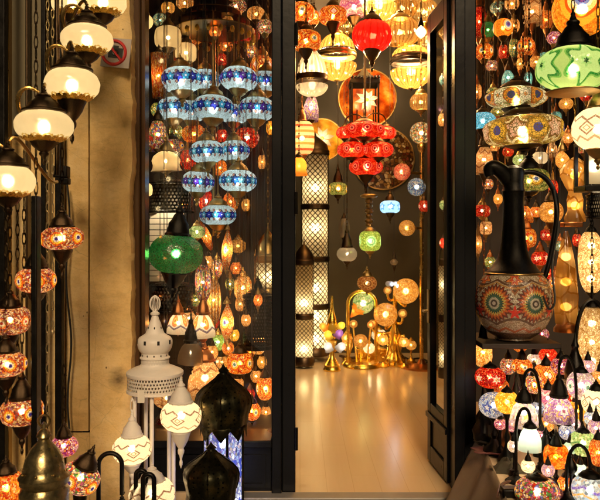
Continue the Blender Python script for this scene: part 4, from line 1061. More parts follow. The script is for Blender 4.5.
small = [(205, 37, 26, 16, 5.35, 'orange_plain', 'small orange tile globe just under the dark tiered crown'), (245, 36, 30, 15, 5.35, 'red_plain', 'wide red tile globe at the crown near the door post'),
 (190, 45, 16, 14, 5.4, 'orange_plain', 'little orange globe between the crown and the smoked lanterns'), (194, 134, 24, 20, 5.4, 'orange_plain', 'orange tile globe behind the middle of the blue globes'),
 (247, 138, 24, 22, 5.4, 'red_flower', 'red orange flowered globe behind the fourth row of blue globes'), (262, 67, 24, 24, 5.45, 'orange_dia', 'orange diamond globe behind the topmost blue globes'),
 (220, 168, 14, 18, 5.45, 'orange_plain', 'narrow orange globe between the lower blue globes'), (188, 160, 16, 22, 5.45, 'red_plain', 'dark red tile globe behind the lower blue globes'),
 (206, 201, 15, 22, 5.3, 'red_flower', 'small red flowered globe above the lowest blue globe'), (231, 202, 16, 20, 5.4, 'orange_plain', 'small orange globe beside the lowest blue globe'),
 (172, 146, 24, 14, 5.1, 'mixed', 'flat green and cream eye patterned globe over the dim bowl lamp'), (265, 27, 16, 16, 4.9, 'mixed_plain', 'dark patchwork ball by the door post near the ceiling crown'),
 (256, 14, 18, 14, 5.0, 'amber_plain', 'amber tile ball above the wide red globe'), (236, 6, 22, 14, 5.1, 'mixed_plain', 'pale patchwork globe over the crown of the blue chandelier'),
 (210, 4, 20, 14, 5.2, 'red_plain', 'pinkish red globe over the crown of the blue chandelier'), (185, 3, 18, 14, 5.2, 'amber_plain', 'dim amber globe left of the blue chandelier crown'),
 (158, 110, 14, 16, 5.2, 'gold_green', 'small gold and green ball left of the second blue row'), (160, 20, 14, 14, 5.4, 'teal_mix', 'little teal and gold ball at the top near the brown jamb'),
 (226, 46, 14, 14, 5.5, 'orange_plain', 'orange ball between the two topmost blue globes'), (222, 60, 12, 14, 5.5, 'red_plain', 'deep red ball just under the orange ball in the blue chandelier'),
 (180, 62, 12, 12, 5.45, 'red_plain', 'dark red ball above the first blue flowered globe'), (252, 52, 13, 14, 5.45, 'mixed', 'eye patterned ball above the blue globe near the door post'),
 (222, 136, 13, 14, 5.5, 'red_flower', 'red flowered ball between second and third blue rows'), (176, 132, 14, 16, 5.4, 'gold_green', 'gold and green ball under the leftmost blue globe'),
 (262, 162, 9, 16, 5.5, 'amber_plain', 'thin dim amber lamp in the brown gap by the door post'), (182, 204, 12, 14, 5.4, 'orange_plain', 'orange ball beside the pierced drum lantern'),
 (246, 205, 9, 14, 5.5, 'amber_glass', 'dim amber drop right of the lowest blue globe'), (191, 262, 12, 16, 5.3, 'mixed', 'eye patterned egg touching the emerald globe side'),
 (236, 268, 11, 14, 5.2, 'orange_plain', 'orange ball right of the slender teardrop'), (196, 300, 12, 14, 5.2, 'gold_green', 'gold green ball above the white zigzag domes'),
 (240, 304, 10, 16, 5.3, 'amber_plain', 'amber egg right of the lower teardrop'), (214, 322, 11, 14, 5.25, 'red_plain', 'red ball between white dome and lower teardrop'),
 (234, 335, 11, 14, 5.2, 'yellow_rose', 'yellow glass ball above the bright orange eye lamp'), (250, 352, 10, 13, 5.2, 'orange_plain', 'orange ball below the tall dark pierced lantern'),
 (222, 362, 12, 14, 5.2, 'amber_plain', 'amber ball behind the tip of the onion roof'), (194, 384, 10, 14, 5.2, 'orange_plain', 'orange ball left of the beige zigzag lamp'),
 (238, 384, 12, 14, 5.2, 'amber_plain', 'amber ball between the orange eye lamps behind the onion roof'), (250, 394, 10, 12, 5.2, 'red_plain', 'red ball behind the right flank of the onion roof'),
 (262, 362, 10, 14, 5.2, 'amber_glass', 'amber glass ball beside the door post above the half hidden eye lamp'), (166, 372, 12, 14, 5.2, 'orange_dia', 'orange diamond ball behind the carousel roof edge'),
 (176, 388, 10, 12, 5.2, 'red_plain', 'small red ball behind the cap of the white zigzag lamp'), (230, 284, 10, 14, 5.3, 'gold_green', 'gold green egg between the two teardrops'),
 (208, 262, 10, 14, 5.2, 'amber_plain', 'amber drop behind the red orange teardrop'), (222, 410, 12, 14, 5.1, 'amber_plain', 'amber ball low behind the onion roof'),
 (168, 8, 14, 12, 5.3, 'amber_glass', 'dim amber ball at the top left of the chandelier crown'), (200, 18, 12, 12, 4.95, 'red_plain', 'small red ball in front of the chandelier crown'),
 (228, 22, 12, 12, 4.9, 'amber_plain', 'small amber ball in front of the chandelier crown'), (215, 32, 12, 11, 4.9, 'orange_plain', 'small orange ball at the rim of the chandelier crown'),
 (246, 320, 10, 14, 4.7, 'amber_plain', 'amber ball in front of the tall dark pierced lantern'), (228, 348, 12, 14, 4.9, 'orange_dia', 'orange diamond ball over the bright orange eye lamp'),
 (256, 376, 11, 14, 4.9, 'amber_plain', 'amber tile ball between the two right hand eye lamps'), (244, 402, 12, 15, 4.9, 'amber_glass', 'amber glass ball under the bright orange eye lamp'),
 (266, 412, 10, 14, 4.9, 'amber_plain', 'amber ball low against the door post'), (232, 424, 12, 12, 4.9, 'orange_plain', 'orange ball at the display floor behind the onion roof'),
 (160, 350, 12, 14, 5.0, 'amber_glass', 'amber glass ball behind the neck of the carousel'), (186, 410, 12, 14, 5.0, 'amber_plain', 'amber ball behind the hanging white zigzag lamp'),
 (212, 352, 12, 16, 4.9, 'amber_plain', 'amber egg above the beige zigzag lamp'), (258, 300, 9, 14, 4.7, 'orange_plain', 'small orange ball over the dark pierced lantern cap'),
 (272, 128, 12, 16, 5.3, 'yellow_rose', 'yellow glass ball edge at the door post')]
for i, (px, py, w_, h_, Y, mt, lb) in enumerate(small):
    lamp_at(px, py, w_, h_, Y, mt, lb, rot=i*37, b=1.0, hk='cord', cap=.6, fin=.6, sh='globe' if w_ > h_ else 'ball', m='old_brass' if i % 2 else 'bronze')
# long teardrops and beaded glass
lamp_at(227, 250, 11, 44, 4.85, 'lily_eye', 'slender teardrop glass with turquoise eye under the lowest blue globe', sh='drop', cap=.2, fin=.25, b=1.5, rot=-10, name='teardrop_pendant', hk='cord', m='old_brass')
lamp_at(227, 322, 14, 40, 4.8, 'lily_eye', 'lower teardrop glass with blue eye, under the slender one', sh='drop', cap=.2, fin=.25, b=1.5, rot=-14, name='teardrop_pendant', hk='cord', m='old_brass')
lamp_at(206, 236, 10, 34, 4.95, 'orange_plain', 'red orange teardrop glass beside the emerald globe', sh='drop', cap=.25, fin=.2, b=1.0, tilt=-18, name='teardrop_pendant', hk='cord')
lamp_at(197, 232, 16, 14, 4.9, 'green_pale', 'small green glass globe touching the emerald lamp cap', sh='ball', cap=.5, fin=.3, b=.8, hk='cord', m='old_brass')
lamp_at(203, 282, 16, 40, 4.9, 'mixed_plain', 'long patchwork bead lamp with green and cream tiles below the emerald globe', sh='egg', cap=.3, fin=.2, b=1.2, hk='cord', name='bead_pendant')
lamp_at(214, 300, 14, 46, 5.1, 'amber_plain', 'long amber bead lamp beside the lower teardrop', sh='egg', cap=.2, fin=.2, b=1.3, hk='cord', name='bead_pendant', m='brass')
lamp_at(217, 268, 12, 20, 5.2, 'mixed', 'tiny eye patterned ball between the two teardrops', sh='ball', cap=.4, fin=.3, b=1.3, hk='cord', m='brass')
lamp_at(218, 342, 14, 18, 5.0, 'green_eye', 'tiny green eyed ball behind the dark onion tip', sh='ball', cap=.4, fin=.3, b=1.2, hk='cord', m='brass')
lamp_at(243, 288, 18, 26, 5.3, 'amber_plain', 'amber tile lamp glowing behind the tall dark pierced lantern', sh='egg', cap=.4, fin=.4, b=1.6, hk='cord', m='brass')
lamp_at(238, 246, 16, 14, 5.4, 'amber_glass', 'dim amber glass saucer lamp behind the slender teardrop', sh='globe', cap=.5, fin=.3, b=.7, hk='cord', m='brass')
lamp_at(189, 318, 14, 14, 4.9, 'beige_zig', 'small beige globe between the two white zigzag domes', sh='ball', cap=.5, fin=.3, b=.8, hk='cord', m='copper')
lamp_at(178, 323, 22, 20, 4.7, 'zig_white', 'white dome lamp with orange eyes behind the white carousel', sh='dome', cap=1.0, fin=.2, b=1.2, hk='cord', name='dome_pendant', rot=-10, m='copper')
lamp_at(203, 325, 24, 24, 4.68, 'zig_white', 'white dome lamp with orange eyes and black centre near the dark onion tip', sh='dome', cap=1.0, fin=.6, b=1.2, hk='cord', name='dome_pendant', rot=25, m='copper')
lamp_at(191, 352, 26, 22, 4.62, 'clear_glass', 'unlit dark glass bell lamp behind the onion tip', sh='dome', cap=1.4, fin=.6, lit=False, hk='cord', name='dome_pendant', m='black_iron')
lamp_at(205, 378, 36, 38, 4.7, 'beige_zig', 'beige zigzag lamp behind the dark onion lantern', sh='dome', cap=.5, fin=.3, b=1.3, hk='cord', name='dome_pendant', rot=8, m='copper')
lamp_at(240, 363, 26, 22, 4.75, 'orange_eye', 'bright orange eye lamp above the onion shoulder near the door post', sh='drum', cap=.6, fin=.3, b=1.5, rot=-20, hk='cord')
lamp_at(265, 388, 18, 26, 4.7, 'orange_eye', 'orange eye lamp half hidden by the door post at counter height', sh='ball', cap=.5, fin=.3, b=1.4, rot=10, hk='cord')
lamp_at(252, 411, 18, 20, 4.6, 'orange_eye', 'lowest orange eye lamp peeping out behind the dark onion body', sh='ball', cap=.5, fin=.3, b=1.3, rot=30, hk='cord')
lamp_at(167, 398, 26, 20, 4.7, 'beige_zig', 'beige zigzag globe behind the hanging white zigzag lamp', sh='globe', cap=.6, fin=.4, b=1.0, hk='cord')
lamp_at(164, 424, 16, 14, 4.65, 'red_flower', 'little red flowered globe beside the carousel column', sh='ball', cap=.5, fin=.3, b=1.0, hk='cord')
lamp_at(258, 345, 16, 20, 5.1, 'amber_plain', 'amber tile globe behind the tall pierced lantern foot', sh='ball', cap=.5, fin=.3, b=1.4, hk='cord')
lamp_at(215, 395, 12, 26, 5.0, 'amber_plain', 'amber glow lamp behind the onion lantern neck', sh='egg', cap=.3, fin=.2, b=1.4, hk='cord')
def lattice_tube(parent, R, z0, z1, n, turns, w, mat, bars=26):
    mb = MB()
    for d in (1, -1):
        for i in range(n):
            vs = []; m_ = 40
            for j in range(m_+1):
                u = j/m_; t = 2*PI*i/n + d*2*PI*turns*u; z = z0+(z1-z0)*u
                dt = w/R
                for (rr, tt) in ((R, t-dt), (R+.004, t), (R, t+dt)):
                    vs.append((rr*math.sin(tt), -rr*math.cos(tt), z))
            fs = []
            for j in range(m_):
                for q in range(2):
                    a = j*3+q; fs.append((a, a+1, a+4, a+3))
            mb.add(vs, fs)
    return mb.build('lattice', M(mat), parent)
def lattice_lamp(px, Y, tiers, w, label, z_base=None, name='lattice_floor_lamp', cat='floor lamp', mat='bronze', b=1.0, n=14, hung=False, hot=((.5,),)):
    """tiers: list of (y top, y bottom) in photo pixels at depth Y"""
    x = at(px, 0, Y).x; zb = base_z(tiers[-1][1], Y) if z_base is None else z_base
    t = thing(name, (x, Y, zb), label, cat)
    R = size(w/2, Y)
    for k_, (y0, y1) in enumerate(tiers):
        za = base_z(y1, Y)-zb; zc = base_z(y0, Y)-zb; L = zc-za
        lattice_tube(t, R, za+.02, zc-.02, n, L/(2*PI*R)*.9, R*.05, mat)
        link('liner', unit('cyl'), t, (0, 0, (za+zc)/2), (R*.93, R*.93, L/2-.02), mat=M('liner'))
        for f_ in hot[min(k_, len(hot)-1)]:
            bulb(t, (0, -R*.35, za+L*f_), b*1.7*(R/.15)**2, (1, .84, .56), .05)
        for zq in (za, zc):
            link('band', unit('band'), t, (0, 0, zq), (R*1.03, R*1.03, .035), mat=M(mat))
    MB().lathe([(.01, 0), (R*1.15, 0), (R*1.12, .05), (R*1.0, .07)], 32).build('base', M(mat), t)
    zt_ = base_z(tiers[0][0], Y)-zb
    MB().lathe([(R*1.03, zt_+.03), (R*.9, zt_+.10), (R*.5, zt_+.16), (R*.12, zt_+.2), (.001, zt_+.26)], 32).build('top', M(mat), t)
    if hung: hang(t, 'chain', zt_+.25, CEIL-zb, mat)
    return t
lattice_lamp(268, 5.2, [(258, 296)], 26, 'gold lattice lantern glowing at the edge of the window by the door', name='lattice_lantern', cat='lantern', mat='old_brass', b=.9, hung=True)
# ------------------------------------------------------------------ shop interior seen through the doorway
lattice_lamp(315, 8.35, [(153, 207), (207, 259), (259, 306), (306, 352)], 27, 'tallest cream lattice column lamp of four tiers inside the doorway', hot=((.35,), (.6,), (.4,), (.3, .8)), b=1.3, n=16)
lattice_lamp(304, 7.9, [(262, 316), (316, 362)], 19, 'shorter two tier lattice column lamp before the tallest one', hot=((.25,), (.3,)), b=1.5, n=14)
# wall discs
def wall_disc(px, py, w, Y, mat, label, b=1.0, flower=False, speck=False, front=None):
    c = at(px, py, Y); Rr = size(w/2, Y)
    t = thing('wall_disc_lamp', c, label, 'wall lamp')
    mb = MB(); prof = [(.001, 0), (Rr*.5, .01), (Rr*.85, .035), (Rr, .07), (Rr*1.0, .078), (Rr*.84, .045), (Rr*.5, .02), (.001, .01)]
    o = mb.lathe(prof, 48).build('dish', M(mat), t, rot=(R_(-90), 0, 0))
    MB().torus((0, 0, 0), Rr, .012, 'y', 48, 6).build('rim', M('old_brass'), t, (0, .074, 0))
    for a in range(5):
        q = 2*PI*a/5
        bulb(t, (Rr*.62*math.cos(q), -.02 if False else .13, Rr*.62*math.sin(q)), b*1.3*(Rr/.35)**2, (1, .74, .42), .04)
    MB().tube([(0, .02, 0), (0, 8.9-Y, 0)], .03, 10).build('wall_mount', M('old_brass'), t)
    return t, c, Rr
wall_disc(368, 97, 58, 8.72, 'marble_orange', 'large orange marbled glass disc glowing on the back wall behind the black lantern', 1.1)
t, c, Rr = wall_disc(322, 139, 42, 8.7, 'marble_gold', 'smaller gold marbled disc with a white flower light on the back wall', 1.1)
def flower(parent, c, r, n, mat, b=.1, tiltx=90):
    mb = MB()
    for i in range(n):
        a = 2*PI*i/n + .2 + rnd.uniform(-.12, .12); ca, sa = math.cos(a), math.sin(a); w = r*.2; r0 = r; r = r*rnd.uniform(.85, 1.1)
        pts = [(0, 0, 0), (r*.5*ca - w*sa, r*.5*sa + w*ca, r*.22), (r*ca, r*sa, r*.10), (r*.5*ca + w*sa, r*.5*sa - w*ca, r*.22), (r*.55*ca, r*.55*sa, r*.10)]
        mb.add(pts, [(0, 1, 4), (1, 2, 4), (2, 3, 4), (3, 0, 4)]); r = r0
    o = mb.build('petals', M(mat), parent, c, (R_(tiltx), 0, 0))
    MB().ball((0, 0, 0), r*.16, 10, 8).build('flower_centre', M('petal_yellow'), parent, c)
    bulb(parent, Vector(c)+Vector((0, -.08 if tiltx == 90 else 0, 0 if tiltx == 90 else .06)), b, (1, .9, .66), .02)
flower(t, (0, -.05, 0), size(12.5, 8.7), 7, 'petal_white', .6)
wall_disc(384, 158, 62, 8.78, 'speck_disc', 'dim speckled bronze disc with thin bright rim behind the red chandelier', 1.0)
# black lantern with flower
bk = thing('flower_lantern', at(364, 106, 6.6), 'square black hanging lantern with white flower pane before the orange disc', 'lantern')
k = size(1, 6.6)
for (x, y) in ((-1, -1), (1, -1), (1, 1), (-1, 1)):
    MB().box((x*13*k-.008, y*13*k-.008, -25*k), (x*13*k+.008, y*13*k+.008, 20*k)).build('corner_bar', M('black_iron'), bk)
MB().box((-14.5*k, -14.5*k, 20*k+.001), (14.5*k, 14.5*k, 25*k)).build('top_frame', M('black_iron'), bk, bevel=.004)
MB().box((-14.5*k, -14.5*k, -27*k), (14.5*k, 14.5*k, -25*k-.001)).build('bottom_frame', M('black_iron'), bk, bevel=.004)
cr = MB()
for i in range(9):
    cr.ball(((i-4)*3.3*k, -14.5*k, 26*k), 1.6*k, 8, 6)
cr.build('crown_lace', M('black_iron'), bk)
MB().lathe([(14*k, 25.2*k), (5*k, 34*k), (1.5*k, 38*k), (.001, 39*k)], 4).build('lid', M('black_iron'), bk, rot=(0, 0, PI/4))
flower(bk, (2*k, -11*k, 4*k), 11.5*k, 8, 'petal_white', .5)
for i in range(3): MB().tube([(-8*k+8*k*i, -13*k, -25*k), (-8*k+8*k*i, -13*k, -6*k)], .006, 6).build('pane_bar', M('black_iron'), bk)
hang(bk, 'chain', 38*k, CEIL-bk.location.z, 'black_iron')
# red chandelier
rc = thing('red_chandelier', at(365, 145, 6.3), 'chandelier of flat red globes with dark eyes hung below the black lantern', 'chandelier')
MB().tube([loc(rc, at(365, 190, 6.3)), loc(rc, at(365, -160, 6.3))], .010, 8).build('stem', M('bronze'), rc)
for px, py, w_, h_, Y in ((364, 130, 41, 17, 6.0), (352, 150, 30, 17, 6.15), (378, 150, 31, 17, 6.1), (366, 167, 34, 18, 6.2), (386, 133, 20, 14, 6.5), (345, 133, 18, 13, 6.5)):
    c = loc(rc, at(px, py, Y)); Rr = size(w_/2, Y); H = size(h_/2, Y)
    gl = link('globe', unit('globe'), rc, c, (Rr, Rr, H), (0, 0, rnd.random()), M('red_eye'))
    bulb(rc, c, watts(1.35, Rr, H), (1, .72, .45), H*.25)
    link('cap', unit('cap'), gl, (0, 0, .84), (.5, .5, .9), mat=M('bronze'))
    link('finial', unit('finial'), gl, (0, 0, -.84), (.45, .45, 1.0 if py < 160 else 2.2), mat=M('bronze'))
    MB().tube(bez(c + Vector((0, 0, H*1.6)), c + Vector((0, 0, H*3)), (c.x*.2, c.y*.2, c.z+H*3), (0, 0, c.z+H*1.2), 10), .006, 6).build('arm', M('bronze'), rc)
# top rows
I = lambda *a, **k: lamp_at(*a, **k)
I(301, 13, 28, 22, 5.4, 'orange_eye', 'orange globe with big teal centred eye at the top by the door post', cap=.6, fin=.4, b=1.4, rot=5)
I(314, 18, 12, 16, 5.7, 'orange_eye', 'narrow orange eye globe right beside the teal centred one', sh='ball', cap=.5, fin=.3, b=1.4, rot=20)
I(306, 41, 30, 19, 5.3, 'orange_eye', 'square shouldered orange and cream mosaic globe above the clear glass lamp', sh='drum', cap=.7, fin=1.1, b=1.5, rot=34)
I(333, 16, 28, 16, 5.6, 'orange_dia', 'flat orange mosaic globe with white diamonds above the cream ribbed bowl', sh='drum', cap=.9, fin=1.5, b=1.4)
I(354, 7, 28, 22, 6.6, 'pink_stripe', 'pink and white scale patterned globe at the ceiling above the red pleated shade', cap=.5, fin=.8, b=1.1, sh='drum')
I(337, 63, 38, 33, 6.3, 'cream_pleat', 'large cream ribbed bowl lamp below the orange diamond globe', sh='melon', cap=0, fin=0, b=1.1, name='ribbed_bowl_pendant', hk=None)
def cream_bowl(px, ytop, yband, ybot, w, Y, label, mat='cream_pleat', b=1.1, m='old_brass'):
    c = at(px, yband, Y); Rr = size(w/2, Y); k = size(1, Y)
    t = thing('ribbed_bowl_pendant', c, label, 'pendant lamp')
    hu = (yband-ytop)*k; hl = (ybot-yband)*k
    link('upper_glass', unit('upper_bowl'), t, (0, 0, hu/2+2.5*k), (Rr*.92, Rr*.92, hu/2-2.5*k), mat=M(mat))
    link('lower_glass', unit('bowl'), t, (0, 0, -hl/2-2*k), (Rr, Rr, hl/2-1*k), mat=M(mat))
    MB().lathe([(Rr*.98, -3*k), (Rr*1.04, -2.6*k), (Rr*1.02, -1.2*k), (Rr*1.05, 0), (Rr*1.02, 1.3*k), (Rr*1.03, 2.6*k), (Rr*.95, 3*k)], 48).build('band', M(m), t)
    hb = 1
    bulb(t, (0, 0, hu*.35), watts(b*9.5, Rr, Rr), BULBC, .03); bulb(t, (0, 0, -hl*.4), watts(b*9.5, Rr, Rr), BULBC, .03)
    link('cap', unit('cap'), t, (0, 0, hu*.97), (Rr*.36, Rr*.36, 8*k), mat=M(m))
    link('finial', unit('finial'), t, (0, 0, -hl*.97), (Rr*.14, Rr*.14, 6*k), mat=M(m))
    hang(t, 'chain', hu+7*k, CEIL-c.z, m)
    return t
for o in [x for x in bpy.data.objects if x.get('label', '').startswith('large cream ribbed bowl')]:
    for ch in list(o.children): bpy.data.objects.remove(ch)
    bpy.data.objects.remove(o)
cream_bowl(337, 34, 55, 80, 38, 6.3, 'large cream ribbed bowl lamp with brass band below the orange diamond globe')
cream_bowl(411, 46, 61, 88, 40, 6.4, 'large cream ribbed bowl lamp with dark band beside the door leaf', b=1.3, m='bronze')
cream_bowl(379, -22, -4, 20, 34, 6.5, 'cream ribbed bowl lamp cut by the top edge above the red shade', b=1.3)
cream_bowl(312, 52, 78, 96, 31, 5.9, 'dim glass bell lamp with pointed bottom beside the door post', 'clear_glass', b=.07, m='bronze')
I(372, 36, 37, 32, 5.9, 'red_pleat', 'big red pleated glass globe above the orange wall disc', sh='pleat', cap=.45, fin=.7, b=2.2, name='pleated_pendant', bc=(1, .66, .4))
I(400, 32, 38, 28, 6.2, 'cream_bright', 'bright cream pleated globe between the red shade and the door leaf', sh='pleat', cap=.4, fin=0, b=4.5, name='pleated_pendant', m='old_brass')
I(398, 51, 20, 16, 6.3, 'cream_bright', 'small cream tulip glass below the bright cream pleated globe', sh='dome', cap=0, fin=.3, b=1.2, hk=None, name='pleated_pendant', m='old_brass') if False else None
I(402, 8, 30, 24, 6.7, 'cream_pleat', 'cream ribbed globe at the ceiling behind the bare bulb pendant', sh='melon', cap=.4, fin=.4, b=4.5, name='pleated_pendant', m='brass')
I(424, 12, 26, 26, 6.9, 'cream_bright', 'cream pleated globe at the ceiling touching the door leaf', sh='pleat', cap=.4, fin=.4, b=4.5, name='pleated_pendant', m='brass')
I(427, 42, 18, 22, 6.9, 'cream_pleat', 'cream ribbed globe half hidden by the door leaf above the dark banded bowl', sh='melon', cap=.4, fin=.4, b=4.5, name='pleated_pendant', m='brass')
I(421, 32, 11, 13, 5.6, 'clear_glass', 'little clear bulb pendant with black cone socket near the door leaf', sh='drop', cap=.9, fin=0, b=3.0, name='bulb_pendant', hk='cord', m='black_iron')
I(421, 102, 22, 18, 6.2, 'cream_bright', 'small bright cream fluted globe below the dark banded bowl', sh='melon', cap=.5, fin=.4, b=3.5, name='pleated_pendant', m='old_brass')
I(347, 26, 18, 16, 6.9, 'cream_pleat', 'cream ribbed globe far back between the orange diamond globe and red shade', sh='melon', cap=.4, fin=.4, b=4.0, name='pleated_pendant', m='brass')
I(306, 75, 16, 20, 6.6, 'cream_bright', 'bright cream globe behind the dim glass bell lamp', sh='pleat', cap=.4, fin=.4, b=4.5, name='pleated_pendant', m='brass')
I(311, 108, 16, 26, 6.6, 'purple_eye', 'white and violet zigzag glass below the dim glass bell lamp', sh='dome', cap=.4, fin=.3, b=1.0)
I(302, 138, 24, 36, 6.0, 'stripe_cream', 'cream barrel lamp with red stripes in front of the gold disc', sh='drum', cap=.55, fin=.3, b=1.5, capr=.35, name='barrel_pendant', m='copper', asp=1)
I(299, 166, 16, 18, 5.8, 'petal_orange', 'orange glass tulip lamp below the striped barrel', sh='tulip', cap=.4, fin=0, b=1.4, name='tulip_pendant')
I(422, 72, 14, 10, 6.9, 'amber_plain', 'tiny amber ball behind the dark banded bowl rim', sh='ball', cap=.5, fin=.4, b=1.2)
# middle of the room
I(338, 189, 18, 13, 6.6, 'olive_eye', 'small yellow glass lamp in a round cage beside the lattice column', sh='drum', cap=1.6, fin=.7, b=1.7, name='caged_pendant', hk='cord')
I(390, 207, 20, 13, 6.7, 'blue_white_small', 'small pale blue flowered lamp hanging below the speckled disc', sh='drum', cap=.9, fin=.9, b=2.0, bc=(.75, .9, 1), name='blue_pendant', hk='cord')
I(370, 241, 22, 21, 6.4, 'green_eye', 'lime green eye lamp on a knobbed brass hanging stem', sh='drum', cap=.35, fin=.4, b=1.6, rot=12, hk='cord', m='old_brass')
kn = thing('knobbed_stem', at(369, 212, 6.45), 'knobbed brass stem with round collar above the lime green eye lamp', 'stem')
k = size(1, 6.45)
for y, r in ((-16, 9), (-11, 4), (-6, 3.5), (-1, 4.5), (4, 3.5), (9, 4.5), (13, 4)):
    link('knob', unit('ball_cap'), kn, (0, 0, -y*k), (r*k, r*k, 2.6*k if r > 8 else 2.9*k), mat=M('old_brass'))
MB().tube([(0, 0, -14*k), (0, 0, 18*k)], 2*k, 8).build('core', M('old_brass'), kn)
I(367, 283, 20, 15, 6.5, 'brown_eye', 'dim brown eye lamp below the lime green one', cap=.7, fin=.4, b=.7, hk=None, m='old_brass', name='mosaic_pendant')
hang(bpy.context.scene.objects[[o.name for o in bpy.data.objects if o.get('label', '').startswith('dim brown eye')][0]], 'cord', .10, .32, 'bronze')
I(347, 254, 20, 15, 6.6, 'clear_glass', 'clear crackle glass blob pendant beside the lattice column', sh='globe', cap=1.6, fin=.6, b=.35, name='glass_pendant', m='bronze')
I(344, 228, 11, 22, 6.8, 'clear_glass', 'unlit dark caged glass pendant above the clear blob', sh='egg', cap=.3, fin=.3, lit=False, name='glass_pendant', m='bronze', hk='cord')
I(394, 262, 8, 8, 6.9, 'clear_glass', 'tiny unlit glass drop on a dark cord near the brass pole', sh='drop', cap=1.2, fin=1.5, lit=False, name='glass_pendant', hk='cord')
# brass pole with branch globes
pl = thing('branched_floor_lamp', (at(421.5, 0, 7.9).x, 7.9, 0), 'tall brass pole lamp with coloured ball shades on short branches', 'floor lamp')
zt_ = base_z(147, 7.9)
MB().tube([(0, 0, .03), (0, 0, zt_)], .022, 12).build('pole', M('brass'), pl)
MB().lathe([(.001, 0), (.22, 0), (.22, .02), (.05, .05), (.03, .1), (.001, .1)], 28).build('base', M('copper'), pl)
for px, py, w_, Y, mt, b_ in ((421, 133, 22, 7.9, 'crackle_ball', 1.5), (402, 172, 17, 7.7, 'red_ball', 1.0), (416.5, 187, 18, 7.55, 'blue_ball', 1.2), (407, 228, 16, 7.7, 'amber_glass', 1.2)):
    c = loc(pl, at(px, py, Y)); Rr = size(w_/2, Y)
    if py > 140: MB().tube([(0, 0, c.z), (c.x*.5, c.y*.5, c.z), c], .016, 8).build('branch', M('brass'), pl)
    else: link('socket', unit('ball_cap'), pl, (0, 0, c.z-Rr*1.2), (.05, .05, .08), mat=M('brass'))
    link('shade', unit('ball'), pl, c, (Rr, Rr, Rr), (0, 0, rnd.random()*6), M(mt))
    bulb(pl, c, watts(b_, Rr, Rr), BULBC, .02)
# gold arc lamp with green globe and lily
ga = thing('gold_arc_lamp', (at(362, 0, 8.0).x, 8.0, 0), 'gold hoop lamp holding a green glass globe and an orange lily', 'floor lamp')
k = size(1, 8.0); Zi = lambda y: EYE-(y-HY)*k
MB().tube([(-14*k, 0, .05)] + [(-14*k*math.cos(PI*i/14), 0, Zi(304)+13*k*math.sin(PI*i/14)) for i in range(15)] + [(14*k, 0, .05)], .020, 10).build('hoop', M('gold_paint'), ga)
MB().lathe([(.001, 0), (19*k, 0), (19*k, .02), (17*k, .05), (.001, .06)], 36).build('base', M('gold_paint'), ga)
c = Vector((1*k, -.02, Zi(303))); link('green_globe', unit('ball'), ga, c, (10.5*k,)*3, (0, 0, .3), M('green_pale')); bulb(ga, c, 1.0, BULBC, .03)
mb = MB().lathe([(.6*k, 0), (2*k, 3*k), (4*k, 8*k), (7*k, 12*k)], 24, mod=lambda t, j, r, z: (r*(1+(.2*math.cos(6*t) if j > 2 else 0)), z))
mb.build('lily', M('petal_orange'), ga, (-12*k, -.12, Zi(316)), (R_(20), R_(38), 0)); bulb(ga, (-9*k, -.16, Zi(309)), .12, BULBC, .02)
for px, py, r in ((-9, 323, 4), (8, 324, 3.6), (-2, 340, 7)):
    link('glass_bud', unit('ball'), ga, (px*k, -.08, Zi(py)), (r*k,)*3, mat=M('amber_glass')); bulb(ga, (px*k, -.08, Zi(py)), .06*r*r/9, BULBC, .015)
    MB().tube([(px*k, -.07, Zi(py)-r*k), (px*k*.6, -.02, .05)], .010, 6).build('bud_stem', M('gold_paint'), ga)
# gold tree lamp with amber globes
gt = thing('gold_branch_lamp', (at(395, 0, 8.05).x, 8.05, 0), 'ornate gold branch lamp with amber globes and a pale blue flower', 'floor lamp')
k = size(1, 8.05); Zi = lambda y: EYE-(y-HY)*k
prof = [(.001, 0), (17, 0), (17.5, 2), (15, 4), (16, 7), (11, 11), (8.5, 14), (11, 19), (12, 23), (8, 28), (10, 32), (5, 38), (3, 42), (2.2, 48), (2.6, 60), (2.2, 75), (.01, 76)]
MB().lathe([(r*k*(.62 if r > 4 else .9), z*k) for r, z in prof], 48, mod=lambda t, j, r, z: (r*(1+(.10*math.cos(8*t) if 2 < j < 12 else 0)), z)).build('ornate_base', M('gold_paint'), gt)
for px, py, r, mt, b_ in ((384, 313, 11.5, 'amber_glass', 1.3), (404, 290, 12.5, 'amber_glass', 1.5), (402, 313, 4.5, 'amber_glass', .8), (387, 290, 4, 'amber_glass', .8), (372, 323, 4, 'amber_glass', .8)):
    c = Vector(((px-395)*k, -.15 if r > 6 else -.05, Zi(py)))
    link('amber_globe', unit('ball'), gt, c, (r*k,)*3, mat=M(mt)); bulb(gt, c, b_*1.0*(r/12)**2, BULBC, .03)
    MB().tube(bez((0, 0, c.z-8*k), (c.x*.5, c.y*.3, c.z-12*k), (c.x, c.y, c.z-r*k-6*k), (c.x, c.y, c.z-r*k), 10), .014, 8).build('branch', M('gold_paint'), gt)
mb = MB()
for i in range(6):
    a = 2*PI*i/6; mb.ball((5*k*math.cos(a), 2*k*math.sin(a), 0), 3*k, 10, 8, .9)
mb.build('blue_petals', M('petal_grey'), gt, (-3*k, -.12, Zi(283))); bulb(gt, (-3*k, -.2, Zi(283)), .5, (.7, .85, 1), .02)
